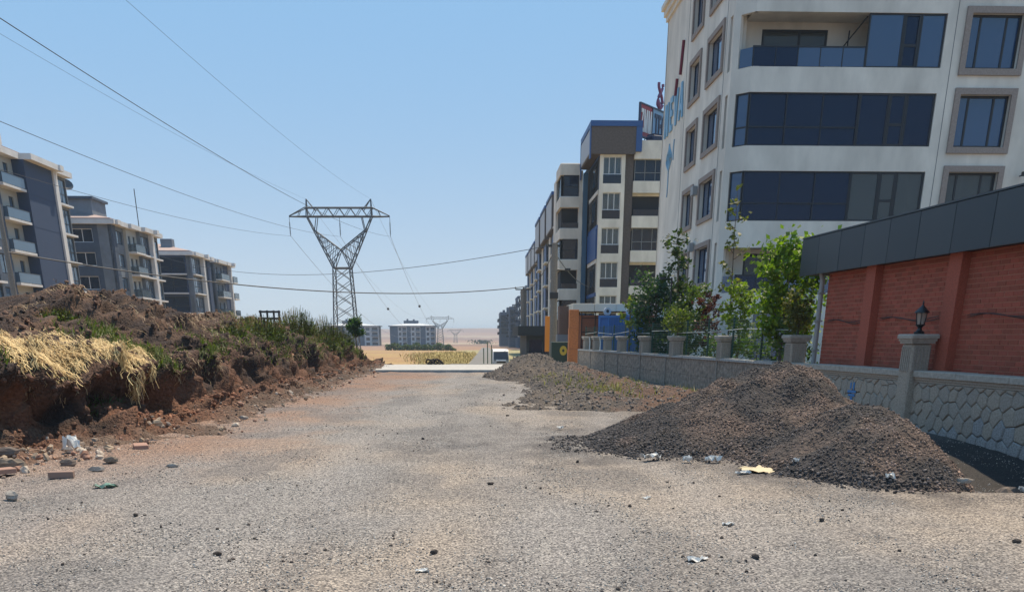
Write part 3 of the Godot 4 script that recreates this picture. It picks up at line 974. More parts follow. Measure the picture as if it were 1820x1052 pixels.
	for k in 6:
		var a := TAU * k / 6
		bar(st, Vector3(cos(a) * 0.075, 0.16, sin(a) * 0.075), Vector3(cos(a) * 0.105, 0.36, sin(a) * 0.105), 0.008)
	part(lan, "cage", st, black)
	st = new_st()
	lathe(st, [Vector2(0.07, 0.16), Vector2(0.1, 0.36)], Vector3.ZERO, 6)
	part(lan, "lamp_glass", st, glass("lantern_glass", lin(0.45, 0.42, 0.36), 0.55))
	st = new_st()
	lathe(st, [Vector2(0.001, 0.355), Vector2(0.13, 0.355), Vector2(0.125, 0.375), Vector2(0.06, 0.44), Vector2(0.03, 0.47), Vector2(0.012, 0.5), Vector2(0.018, 0.52), Vector2(0.001, 0.58)])
	part(lan, "roof", st, black)

func build_brick_building() -> void:
	var z0 := 22.75
	var t := thing("brick_building", "low red brick building with a dark panelled eave behind the stone wall", "building", P(wall_x(z0, 0.5), 0, z0))
	var F := face(Vector3.ZERO, Vector3(0.11, 0, 1).normalized())
	var mortar := rough_mat("mortar", lin(0.56, 0.23, 0.15), noise_tex(0.05, 0.75, 1.0, false, 41), 1.5, null, false, 0.95)
	var brick_ms := []
	for i in 5:
		var f: float = [1.0, 0.86, 1.14, 0.93, 1.06][i]
		brick_ms.append(rough_mat("brick%d" % i, lin(0.46 * f, 0.1 * f * (1.0 + 0.06 * (i % 2)), 0.056 * f), noise_tex(0.05, 0.7, 1.0, false, 42 + i, 256), 1.5, bump_tex(0.05, 2.0, false, 47, 256), false, 0.85, 0.5))
	var L := 17.0
	var st := new_st()
	bx(st, 0, L, -0.4, 3.6, -8.0, -0.004)
	part(t, "wall", st, mortar, F)
	# brick faces: the 300 that show largest one by one, the rest joined
	var meshes := []
	for i in 4:
		st = new_st()
		bx(st, 0.0, 0.236 - 0.004 * i, 0.0, 0.067, -0.014, 0.001 + 0.0012 * i, 0.0015)
		meshes.append(st.commit())
	var rest := [new_st(), new_st(), new_st()]
	var made := 0
	var rows := 26
	for r in rows:
		var yb := 1.0 + r * 0.082
		var k := 0
		var x := -0.12 if r % 2 else 0.0
		while x < L - 0.25:
			var xs := maxf(x, 0.004)
			var zf := z0 - xs
			# by the camera: seen down to about 15 m away
			if made < 298 and zf < 17.6 and zf > 14.6 and yb < 2.98:
				var v := rng.randi() % 4
				part_mesh(t, "brick", meshes[v], brick_ms[rng.randi() % 5], F * Transform3D(Basis.IDENTITY, Vector3(xs, yb, rng.randf_range(-0.001, 0.0015))))
				made += 1
			else:
				bx(rest[rng.randi() % 3], xs, x + 0.236, yb, yb + 0.067, -0.014, rng.randf_range(0.0, 0.004))
			x += 0.246
			k += 1
	for i in 3:
		var o := part(t, "brickwork", rest[i], brick_ms[i], F)
		o.set_meta("kind", "stuff")
	# pilasters
	var pil_m := rough_mat("pilaster", lin(0.48, 0.115, 0.066), noise_tex(0.04, 0.75, 1.0, false, 48), 1.0, null, false, 0.9)
	for zc: float in [20.4, 17.32, 14.2, 11.0]:
		st = new_st()
		bx(st, z0 - zc - 0.2, z0 - zc + 0.2, 0.9, 3.1, 0.0, 0.16)
		part(t, "pilaster", st, pil_m, F)
	# wavy iron ornaments between them
	for span_x: Array in [[0.3, 2.1], [2.75, 5.0], [5.9, 8.2], [9.2, 11.2]]:
		st = new_st()
		for h: int in 2:
			var pts := PackedVector3Array()
			for i in 25:
				var f := i / 24.0
				pts.append(Vector3(lerpf(span_x[0], span_x[1], f), 1.93 + 0.05 * sin(f * TAU * 1.0 + h * 0.5) * (1.0 - 0.3 * h) + 0.02 * h, 0.05 + 0.012 * h))
			tube(st, pts, [0.004, 0.008, 0.009, 0.008], 5)
		part(t, "iron_ornament", st, mats["black_iron"], F)
	# the eave of dark panels
	var pan := plain("eave_panel", lin(0.05, 0.062, 0.072), 0.42, 0.25)
	var pan2 := plain("eave_panel_dark", lin(0.043, 0.055, 0.066), 0.45, 0.25)
	st = new_st()
	bx(st, -0.95, L, 2.985, 3.72, -8.3, 0.27)
	part(t, "eave_core", st, plain("eave_core", lin(0.02, 0.02, 0.022), 0.8), F)
	var cuts := [-1.0, -0.05, 1.05, 2.15, 3.2, 4.3, 5.45, 6.6, 7.75, 8.9, 10.05, 11.2, 12.35, 13.5, 14.65]
	for i in cuts.size() - 1:
		st = new_st()
		bx(st, cuts[i] + 0.008, cuts[i + 1] - 0.008, 2.97, 3.765, 0.272, 0.31 + rng.randf_range(-0.002, 0.002), 0.006)
		part(t, "eave_panel", st, pan if i % 2 else pan2, F)
	st = new_st()
	bx(st, -1.0, 14.7, 3.772, 3.8, -8.3, 0.325)
	part(t, "eave_flashing", st, pan, F)
	# gutter pipes at the far end
	var pipes := [[-0.12, 0.10, 0.055, lin(0.3, 0.29, 0.28)], [-0.32, 0.0, 0.05, lin(0.22, 0.22, 0.225)]]
	for i in 2:
		st = new_st()
		tube(st, PackedVector3Array([Vector3(pipes[i][0], 0.9, pipes[i][1]), Vector3(pipes[i][0], 2.85, pipes[i][1]), Vector3(pipes[i][0], 2.99, pipes[i][1] + 0.04)]), [pipes[i][2]], 9)
		for yy: float in [1.3, 1.95, 2.55]: bx(st, pipes[i][0] - 0.07, pipes[i][0] + 0.07, yy, yy + 0.03, pipes[i][1] - 0.07, pipes[i][1] + 0.063)
		part(t, "gutter_pipe", st, plain("pipe%d" % i, pipes[i][3], 0.5), F)

func build_fence() -> void:
	var green := plain("fence_green", lin(0.012, 0.06, 0.045), 0.5)
	var t := thing("mesh_fence", "dark green wire mesh fence on top of the cement garden wall", "fence", P(wall_x(51.5, 0.28), 1.0, 51.5))
	var F := face(Vector3.ZERO, Vector3(0.11, 0, 1).normalized())
	var n := 13
	for i in n:
		var st := new_st()
		var x := 28.0 * i / (n - 1.0)
		bx(st, x - 0.025, x + 0.025, 0, 1.15, -0.025, 0.025)
		part(t, "post", st, green, F)
	var w := new_st()
	for i in 13: bar(w, Vector3(0, 0.06 + i * 0.085, 0.03), Vector3(28.0, 0.06 + i * 0.085, 0.03), 0.0045, 3)
	for i in 280: bar(w, Vector3(i * 0.1, 0.05, 0.034), Vector3(i * 0.1, 1.1, 0.034), 0.003, 3)
	var o := part(t, "wire_mesh", w, green, F)
	o.set_meta("kind", "stuff")
	var pale := plain("pale_rail", lin(0.4, 0.42, 0.4), 0.5)
	for i in 8:
		var st := new_st()
		bar(st, Vector3(i * 3.5 + 0.1, 0.78 + 0.05 * sin(i * 2.0), 0.06), Vector3(i * 3.5 + 3.3, 0.8 + 0.05 * cos(i * 3.0), 0.06), 0.012)
		part(t, "rail", st, pale, F)
	# white stakes behind the far end of the wall
	var marks := ["leftmost short", "second", "third, tallest", "rightmost"]
	for i in 4:
		var s := new_st()
		var zf: float = [50.9, 50.1, 48.9, 47.4][i]
		tube(s, PackedVector3Array([P(wall_x(zf, 0.22), 0.98, zf), P(wall_x(zf, 0.24), 1.35, zf), P(wall_x(zf, 0.2), 1.55 + 0.06 * (i % 2), zf)]), [0.03, 0.026, 0.02], 6)
		var m := part(self, "white_stake", s, plain("white_paint", lin(0.72, 0.72, 0.7), 0.6))
		tag(m, "%s white stake above the wall beside the orange pillar" % marks[i], "stake", "white stakes by the orange pillar")

func build_garden() -> void:
	var yg := lin(1, 1, 1)
	var dk0 := Color(0.018, 0.042, 0.02)
	var dk1 := Color(0.045, 0.085, 0.035)
	var gr0 := Color(0.05, 0.1, 0.016)
	var gr1 := Color(0.28, 0.38, 0.045)
	plant("broadleaf_tree", "bright green broadleaf tree beside the left end of the brick building", "tree", P(7.05, 0.3, 25.3), 3.65, 0.9, 0.32, 15, 2900, 0.17, gr0, gr1, 0.05)
	plant("young_tree", "tall thin young tree with sparse yellowing leaves before the white tower", "tree", P(6.75, 0.2, 30.2), 5.9, 0.36, 0.3, 16, 260, 0.16, Color(0.06, 0.1, 0.03), Color(0.24, 0.2, 0.05), 0.035)
	plant("young_tree", "tall sparse dark leaved young tree behind the conifer", "tree", P(6.25, 0.2, 36.5), 5.3, 0.6, 0.3, 18, 800, 0.17, Color(0.02, 0.045, 0.02), Color(0.07, 0.1, 0.03), 0.045)
	plant("conifer", "dense dark bluish green conifer at the left of the garden", "tree", P(5.85, 0.3, 39.5), 3.5, 0.95, 0.1, 26, 4200, 0.15, Color(0.03, 0.06, 0.035), Color(0.075, 0.13, 0.07), 0.06)
	plant("garden_tree", "dark green leafy tree between the conifer and the red leaved shrub", "tree", P(6.6, 0.3, 36.0), 3.1, 0.75, 0.15, 22, 2600, 0.15, Color(0.03, 0.06, 0.02), Color(0.16, 0.21, 0.04), 0.05)
	plant("garden_tree", "yellow green upright bush left of the bright broadleaf tree", "tree", P(6.85, 0.2, 29.2), 3.0, 0.5, 0.25, 18, 1500, 0.13, Color(0.07, 0.12, 0.015), Color(0.3, 0.36, 0.05), 0.04)
	plant("red_leaf_tree", "slender shrub with dark red leaves behind the fence", "tree", P(6.7, 0.2, 32.5), 2.9, 0.4, 0.35, 14, 700, 0.12, Color(0.05, 0.014, 0.018), Color(0.12, 0.03, 0.03), 0.03)
	plant("yellow_leaf_bush", "small tree with bright yellow leaves in front of the blue container", "tree", P(5.25, 0.3, 43.5), 3.1, 0.42, 0.55, 9, 330, 0.17, Color(0.14, 0.18, 0.02), Color(0.3, 0.32, 0.05), 0.03)
	plant("round_bush", "round bush with yellow green tips on the pillar under the black garden lamp", "bush", P(wall_x(33.7, 0.14), 1.62, 33.7), 0.78, 0.5, 0.1, 16, 900, 0.1, gr0, Color(0.2, 0.22, 0.05), 0.02)
	plant("drooping_bush", "drooping olive and yellow plant on the broad pillar by the brick building", "bush", P(wall_x(23.35, 0.14), 1.64, 23.35), 0.85, 0.36, 0.1, 16, 950, 0.1, Color(0.05, 0.06, 0.02), Color(0.22, 0.2, 0.06), 0.018)
	for i in 7:
		var zf: float = [24.6, 26.0, 27.6, 30.0, 31.4, 35.2, 40.5][i]
		plant("low_shrub", ["low light green shrub behind the wall at the foot of the bright broadleaf tree", "low pale shrub behind the coping, right of the fourth fence post", "small dark shrub behind the fence between two pale pillars of the tower", "bright yellow green shrub above the coping beside the red leaved shrub", "low dark shrub under the red leaved shrub", "low green shrub behind the pillar with the round potted bush", "low dark shrub at the foot of the conifer"][i], "shrub", P(wall_x(zf, 0.75), 0.55, zf), 0.95 + 0.15 * (i % 3), 0.42, 0.1, 12, 420, 0.11, dk1 if i % 2 else gr0, Color(0.13, 0.2, 0.05), 0.02)
	# small black lamp post in the garden
	var t := thing("garden_lamp_post", "thin black garden lamp post with a side arm among the bushes", "lamp post", P(5.85, 0.4, 36.0))
	var st := new_st()
	bar(st, Vector3.ZERO, Vector3(0, 3.25, 0), 0.028, 6)
	part(t, "pole", st, mats["black_iron"])
	st = new_st()
	bar(st, Vector3(0, 3.2, 0), Vector3(-0.32, 3.24, 0), 0.018, 5)
	bx(st, -0.44, -0.26, 3.18, 3.27, -0.08, 0.08)
	part(t, "lamp_head", st, mats["black_iron"])
	t = thing("floodlight_pole", "dark pole with a small floodlight in front of the blue container", "lamp post", P(6.35, 0.2, 52.0))
	st = new_st()
	bar(st, Vector3.ZERO, Vector3(0, 3.1, 0), 0.05, 6)
	part(t, "pole", st, mats["black_iron"])
	st = new_st()
	bx(st, -0.15, 0.12, 2.95, 3.2, -0.1, 0.12)
	part(t, "floodlight", st, mats["black_iron"])

# ------------------------------------------------------------------ the white tower block
func build_tower() -> void:
	var a := 0.035
	var t := thing("white_apartment_tower", "big white apartment block with blue glazed balconies on the right", "building", P(9.5, 0, 45.0), a)
	var white: StandardMaterial3D = mats["white_render"]
	var beige := rough_mat("window_surround", lin(0.37, 0.30, 0.26), noise_tex(0.03, 0.85, 1.0, false, 52), 0.6, null, false, 0.9)
	var navy := glass("navy_glass", lin(0.006, 0.018, 0.052), 0.93)
	var blue := glass("blue_glass", lin(0.022, 0.065, 0.155), 0.9)
	blue.metallic_specular = 0.8
	var clear := glass("clear_glass", lin(0.10, 0.11, 0.11), 0.72)
	var dark: StandardMaterial3D = mats["dark_frame"]
	var inner: StandardMaterial3D = mats["interior"]
	var floors := [3.53, 6.49, 9.43, 12.36, 15.29]
	var hs := [1.87, 1.97, 2.0, 1.95, 1.95]
	var W := 17.0
	var D := 16.4
	# core set back behind the balconies, and the mass of the building
	var st := new_st()
	bx(st, 0.32, W - 0.35, 0, 18.3, -D + 0.3, -1.75)
	part(t, "core", st, inner)
	st = new_st()
	for f: float in [0.0, 3.5, 6.46, 9.4, 12.33, 15.26, 18.2]:
		bx(st, 0.75, 9.2, f - 0.22, f, -1.7, -0.31)
		bx(st, 9.2, W - 0.35, f - 0.22, f, -1.7, -0.31)
	part(t, "floor_slab", st, white)
	st = new_st()
	bx(st, 8.9, 9.15, 0, 18.3, -1.7, -0.31)
	bx(st, 0.3, 0.6, 0, 18.3, -1.7, -1.0)
	part(t, "party_wall", st, white)
	# front wall
	var Ff := face(Vector3(0.7, 0, 0), Vector3.RIGHT)
	var holes := []
	for i in 5: holes.append(Rect2(-0.01, floors[i], 8.16, hs[i]))
	for i in 5: holes.append(Rect2(9.17, floors[i] - 0.02, 2.25, 1.98))
	holes.append(Rect2(1.0, 0.3, 2.6, 2.4)); holes.append(Rect2(5.0, 0.3, 2.4, 2.4)); holes.append(Rect2(9.2, 0.6, 2.2, 2.0))
	st = new_st()
	wall_with_holes(st, 0, W - 0.7, 0, 18.4, holes, 0.3)
	part(t, "front_wall", st, white, Ff)
	# chamfered corner
	var Fc := face(Vector3(0, 0, -0.7), Vector3(0.70711, 0, 0.70711))
	holes = []
	for i in 5: holes.append(Rect2(0.3, floors[i], 0.7, hs[i]))
	st = new_st()
	wall_with_holes(st, 0, 0.99, 0, 18.4, holes, 0.2)
	part(t, "corner_wall", st, white, Fc)
	# side wall towards the road
	var Fs := face(Vector3(0, 0, -D), Vector3(0, 0, 1))
	holes = []
	var rows := [3.95, 6.88, 9.8, 12.72, 15.65]
	for y: float in rows:
		holes.append(Rect2(D - 9.05, y + 0.17, 2.1, 1.62))     # far window
		holes.append(Rect2(D - 5.2, y + 0.17, 2.7, 1.62))      # near window
		holes.append(Rect2(D - 1.45, y - 0.3, 0.42, 2.05))     # narrow slot by the corner
	st = new_st()
	wall_with_holes(st, 0, D - 0.7, 0, 18.4, holes, 0.3)
	part(t, "side_wall", st, white, Fs)
	# expansion seams
	st = new_st()
	for x: float in [D - 10.3, D - 2.05]: bx(st, x, x + 0.035, 0, 18.2, 0.0, 0.012)
	part(t, "seam", st, plain("seam_grey", lin(0.2, 0.2, 0.2), 0.9), Fs)
	st = new_st()
	bx(st, 8.55, 8.575, 0, 18.2, 0.0, 0.01)
	part(t, "seam", st, mats["seam_grey"], Ff)
	# windows of the side, in proud surrounds
	for y: float in rows:
		for s: Array in [[D - 9.05, 2.1], [D - 5.2, 2.7]]:
			st = new_st()
			var x: float = s[0]
			var w: float = s[1]
			bx(st, x - 0.22, x, y - 0.04, y + 2.0, 0.002, 0.09); bx(st, x + w, x + w + 0.22, y - 0.04, y + 2.0, 0.002, 0.09)
			bx(st, x, x + w, y + 1.79, y + 2.0, 0.002, 0.088); bx(st, x, x + w, y - 0.04, y + 0.17, 0.002, 0.088)
			part(t, "window_surround", st, beige, Fs)
			window(t, Fs, Rect2(x, y + 0.17, w, 1.62), 0.2, blue, dark, [0.36, 0.7])
		st = new_st()
		bx(st, D - 1.45, D - 1.03, y - 0.3, y + 1.75, -0.28, -0.24)
		part(t, "slot_panel", st, plain("slot_grey", lin(0.16, 0.155, 0.15), 0.7), Fs)
		window(t, Fs, Rect2(D - 1.42, y - 0.28, 0.36, 0.75), 0.2, navy, dark, [])
	# big windows on the right of the front
	for i in 5:
		st = new_st()
		var y: float = floors[i] - 0.02
		bx(st, 8.93, 9.17, y - 0.24, y + 2.22, 0.002, 0.1); bx(st, 11.42, 11.66, y - 0.24, y + 2.22, 0.002, 0.1)
		bx(st, 9.17, 11.42, y + 1.98, y + 2.22, 0.002, 0.098); bx(st, 9.17, 11.42, y - 0.24, y, 0.002, 0.098)
		part(t, "window_surround", st, beige, Ff)
		window(t, Ff, Rect2(9.17, y, 2.25, 1.98), 0.2, (clear if i == 1 else blue), dark, [0.22, 0.72], 0.0, 0.09, mats["curtain"])
		# the glazed or open balconies on the left
		var by: float = floors[i]
		var bh: float = hs[i]
		if i == 1 or i == 2 or i == 4:
			window(t, Ff, Rect2(0.03, by, 4.8, bh), 0.1, navy, dark, [0.34, 0.67], 0.36, 0.05)
			window(t, Ff, Rect2(4.84, by, 1.3, bh), 0.1, (clear if i == 1 else navy), dark, [], 0.0, 0.07)
			window(t, Ff, Rect2(6.15, by, 0.75, bh), 0.1, (clear if i == 1 else navy), dark, [], 0.42, 0.1)
			window(t, Ff, Rect2(6.91, by, 1.22, bh), 0.1, (clear if i == 1 else navy), dark, [], 0.0, 0.07)
			window(t, Fc, Rect2(0.33, by, 0.62, bh), 0.08, blue, dark, [], 0.36, 0.05)
		else:
			# open: glass balustrade, white back wall with a wide door
			for k in 5:
				part_mesh(t, "balustrade_glass", box_mesh(0.93, 0.68, 0.012), (navy if k < 2 else blue), Ff * Transform3D(Basis.IDENTITY, Vector3(0.05 + k * 0.96, by + 0.03, -0.06)))
			part_mesh(t, "balustrade_glass", box_mesh(0.6, 0.68, 0.012), blue, Fc * Transform3D(Basis.IDENTITY, Vector3(0.34, by + 0.03, -0.06)))
			st = new_st()
			bx(st, 0.0, 4.85, by + 0.71, by + 0.76, -0.09, -0.03)
			for k in 6: bx(st, 0.01 + k * 0.96, 0.045 + k * 0.96, by, by + 0.71, -0.085, -0.04)
			part(t, "handrail", st, dark, Ff)
			var back := face(Vector3(0.7, 0, -1.72), Vector3.RIGHT)
			st = new_st()
			wall_with_holes(st, -0.1, 8.2, by - 0.02, by + 2.7, [Rect2(0.75, by, 2.9, 1.75)], 0.08, 0.12)
			part(t, "balcony_wall", st, white, back)
			window(t, back, Rect2(0.75, by, 2.9, 1.75), -0.06, clear, dark, [0.57], 0.0, 0.1)
			st = new_st()
			bx(st, -0.02, 8.2, by + bh + 0.06, by + bh + 0.16, -1.6, -0.302)
			part(t, "balcony_soffit", st, white, Ff)
			if i == 3:
				window(t, Ff, Rect2(4.86, by, 1.5, bh), 0.1, blue, dark, [], 0.0, 0.06)
				window(t, Ff, Rect2(6.37, by, 0.7, bh), 0.1, navy, dark, [], 0.42, 0.09)
				window(t, Ff, Rect2(7.08, by, 1.05, bh), 0.1, blue, dark, [], 0.0, 0.06)
				st = new_st()
				bar(st, Vector3(4.0, by + 0.75, -1.2), Vector3(4.85, by + bh - 0.05, -0.3), 0.03)
				bar(st, Vector3(4.35, by + 0.75, -1.0), Vector3(4.35, by + bh - 0.4, -0.9), 0.03)
				part(t, "folding_screen", st, dark, Ff)
			else:
				# iron balustrade with crosses and a rolled awning
				window(t, Ff, Rect2(4.86, by, 3.27, bh), 0.1, navy, dark, [0.4, 0.62], 0.4, 0.08)
				st = new_st()
				for k in 4:
					bar(st, Vector3(0.1 + k * 1.2, by + 0.05, -0.1), Vector3(1.2 + k * 1.2, by + 0.7, -0.1), 0.015)
					bar(st, Vector3(1.2 + k * 1.2, by + 0.05, -0.1), Vector3(0.1 + k * 1.2, by + 0.7, -0.1), 0.015)
				part(t, "balustrade_bars", st, mats["white_paint"], Ff)
	for r: Rect2 in [Rect2(1.0, 0.3, 2.6, 2.4), Rect2(5.0, 0.3, 2.4, 2.4), Rect2(9.2, 0.6, 2.2, 2.0)]:
		window(t, Ff, r, 0.15, blue, dark, [0.5])
	# cornice and roof
	st = new_st()
	bx(st, -0.12, W, 18.4, 18.65, -D - 0.1, 0.12); bx(st, -0.24, W, 18.65, 18.95, -D - 0.2, 0.24); bx(st, -0.38, W, 18.95, 19.2, -D - 0.3, 0.38)
	bx(st, 0.0, W, 0, 18.4, -D - 0.02, -D + 0.28)
	bx(st, W - 0.33, W, 0, 18.4, -D + 0.3, -0.3)
	part(t, "cornice", st, white)
	# air conditioners by the side windows
	for y: float in [6.55, 9.1]:
		st = new_st()
		bx(st, D - 6.15, D - 5.6, y - 0.85, y - 0.45, 0.06, 0.3, 0.02)
		part(t, "air_conditioner", st, plain("ac_grey", lin(0.3, 0.3, 0.3), 0.6), Fs)
	st = new_st()
	bar(st, Vector3(12.4, 8.3, 0.05), Vector3(12.4, 8.3, 0.45), 0.03); bx(st, 12.3, 12.5, 8.25, 8.42, 0.35, 0.5)
	part(t, "camera_bracket", st, mats["black_iron"], Ff)
	# the lettering and the flower emblem on the side wall
	var lt := plain("letter_blue", lin(0.22, 0.42, 0.58), 0.6)
	var ld := plain("letter_red", lin(0.16, 0.02, 0.045), 0.6)
	var font := SystemFont.new()
	font.font_names = PackedStringArray(["Droid Sans"])
	font.font_weight = 700
	var x := 0.75
	for i in 4:
		var tm := TextMesh.new()
		tm.text = ["N", "E", "V", "A"][i]
		tm.font = font; tm.font_size = 96; tm.pixel_size = 0.0215; tm.depth = 0.06
		part_mesh(t, "letter", tm, lt, Fs * Transform3D(Basis.from_scale(Vector3(0.8, 1.15, 1)), Vector3(x + 0.6, 13.25 + 0.06 * i, 0.05)))
		x += 1.32
	for s: Array in [[3.7, 14.0, 3.95, 14.75], [4.75, 14.75, 5.2, 16.2]]:
		st = new_st()
		bar(st, Vector3(s[0], s[1], 0.06), Vector3(s[2], s[3], 0.06), 0.09)
		part(t, "red_stroke", st, ld, Fs)
	st = new_st()
	for k in 5:
		var pts := PackedVector3Array()
		var s := (k - 2) * 0.32
		for i in 9:
			var f := i / 8.0
			pts.append(Vector3(2.6 + s * sin(f * PI) * 1.1 + 0.1 * s * f, 10.55 + f * 1.35 - absf(s) * 0.35 * f, 0.03))
		tube(st, pts, [0.035], 4)
	tube(st, PackedVector3Array([Vector3(2.6, 10.6, 0.03), Vector3(2.65, 9.9, 0.03), Vector3(2.55, 9.2, 0.03)]), [0.03], 4)
	tube(st, PackedVector3Array([Vector3(3.9, 11.9, 0.03), Vector3(3.75, 11.4, 0.03), Vector3(3.8, 10.9, 0.03)]), [0.03], 4)
	part(t, "flower_emblem", st, lt, Fs)

# ------------------------------------------------------------------ apartment blocks with bays
# bay: [kind, width, stand-out, wall material]  w window, b open balcony, g glazed balcony, s plain, c column
func facade(t: Node3D, F0: Transform3D, bays: Array, floors: Array, fh: float, top: float, bottom: float, slab_m: Material, glass_m: Material, rail_m: Material, fw := 0.09) -> float:
	var x := 0.0
	var dark: StandardMaterial3D = mats["dark_frame"]
	for b: Array in bays:
		var kind: String = b[0]
		var w: float = b[1]
		var F := F0 * Transform3D(Basis.IDENTITY, Vector3(x, 0, b[2]))
		var holes := []
		if kind == "w":
			for y: float in floors: holes.append(Rect2(w / 2 - minf(1.3, w * 0.36), y + 0.7, minf(2.6, w * 0.72), fh - 1.2))
		elif kind == "b":
			for y: float in floors:
				holes.append(Rect2(w * 0.14, y + 0.02, 0.95, fh - 0.85))
				holes.append(Rect2(w * 0.62, y + 0.75, w * 0.2, fh - 1.5))
		elif kind == "g":
			for y: float in floors: holes.append(Rect2(0.12, y + 0.02, w - 0.24, fh - 0.5))
		var st := new_st()
		wall_with_holes(st, 0, w, bottom, top, holes, maxf(0.3, b[2] + 0.3))
		if kind == "s":
			for y: float in floors: bx(st, 0.0, w, y - 0.34, y - 0.3, 0.0, 0.015)
		part(t, "column" if kind == "c" else "wall", st, b[3], F)
		for h: Rect2 in holes:
			window(t, F, h, 0.16, glass_m, (mats["white_frame"] if kind == "w" and b.size() > 4 else dark), ([0.5] if h.size.x > 1.2 and h.size.x < 2.6 else ([0.25, 0.5, 0.75] if h.size.x > 2.6 else [])), (0.4 if kind == "g" else 0.0), fw, (mats["curtain"] if kind == "w" and b.size() > 4 else null))
		if kind == "b" or kind == "g":
			for i in floors.size():
				var y: float = floors[i]
				if kind == "g": part_mesh(t, "balcony_slab", box_mesh(w + 0.1, 0.2, 0.5), slab_m, F * Transform3D(Basis.IDENTITY, Vector3(-0.05, y - 0.25, 0.26)))
				else: balcony(t, F, 0.1, w - 0.1, y, 1.1, slab_m, rail_m, 1.0, 0.22)
		x += w
	return x

func hip_roof(t: Node3D, x0: float, x1: float, z0: float, z1: float, y: float, h: float) -> void:
	var st := new_st()
	var i := minf(x1 - x0, z1 - z0) * 0.5
	var a := Vector3(x0, y, z1)
	var b := Vector3(x1, y, z1)
	var c := Vector3(x1, y, z0)
	var d := Vector3(x0, y, z0)
	var e := Vector3((x0 + x1) / 2, y + h, z1 - i)
	var f := Vector3((x0 + x1) / 2, y + h, z0 + i)
	if z1 - z0 < x1 - x0:
		e = Vector3(x0 + i, y + h, (z0 + z1) / 2); f = Vector3(x1 - i, y + h, (z0 + z1) / 2)
		tri(st, a, d, e); quad(st, a, e, f, b); tri(st, b, f, c); quad(st, c, f, e, d)
	else:
		tri(st, a, e, b); quad(st, b, e, f, c); tri(st, c, f, d); quad(st, d, f, e, a)
	bx(st, x0, x1, y - 0.12, y - 0.004, z0, z1)
	part(t, "roof", st, mats["pink_tile"])

func eave(t: Node3D, x0: float, x1: float, z0: float, z1: float, y: float, h := 0.55) -> void:
	var st := new_st()
	bx(st, x0, x1, y, y + h, z0, z1)
	part(t, "eave", st, mats["white_eave"])

func roof_box(t: Node3D, called: String, x0: float, x1: float, y0: float, y1: float, z0: float, z1: float, m: Material) -> void:
	var st := new_st()
	bx(st, x0, x1, y0, y1, z0, z1)
	part(t, called, st, m)

func left_block(label: String, near: float, x: float, a: float, side_bays: Array, front_bays: Array, depth: float, width: float, floors: Array, fh: float, top: float, band: Array) -> Node3D:
	var t := thing("apartment_block", label, "building", P(x, 0, near), a, "grey apartment blocks beyond the earth bank")
	var st := new_st()
	bx(st, -width + 0.3, -0.9, 0, top, -depth + 0.3, -0.35)
	part(t, "core", st, mats["interior"])
	st = new_st()
	bx(st, -width, -width + 0.28, 0, top, -depth, -0.3); bx(st, -width + 0.28, 0, 0, top, -depth - 0.02, -depth + 0.28)
	part(t, "rear_wall", st, mats["slate_wall"])
	facade(t, face(Vector3(0, 0, 0), Vector3(0, 0, -1)), side_bays, floors, fh, top, 0.0, mats["white_eave"], mats["left_glass"], (mats["left_glass"] if near < 100.0 else mats["pale_glass"]))
	facade(t, face(Vector3(-width, 0, 0), Vector3.RIGHT), front_bays, floors, fh, top, 0.0, mats["white_eave"], mats["dim_glass"], mats["dim_glass"])
	# the eave follows the bays in and out
	var z := 0.0
	for b: Array in side_bays:
		eave(t, -2.0, b[2] + 0.85, -z - b[1], -z, top + band[0])
		z += b[1]
	eave(t, -width - 0.6, -2.0, -depth - 0.6, 0.6, top + band[0] + 0.003)
	eave(t, -2.0, 0.8, 0.0, 0.6, top + band[0] + 0.001)
	hip_roof(t, -width - 0.4, 0.3, -depth - 0.4, 0.4, top + band[0] + 0.72, band[1])
	return t

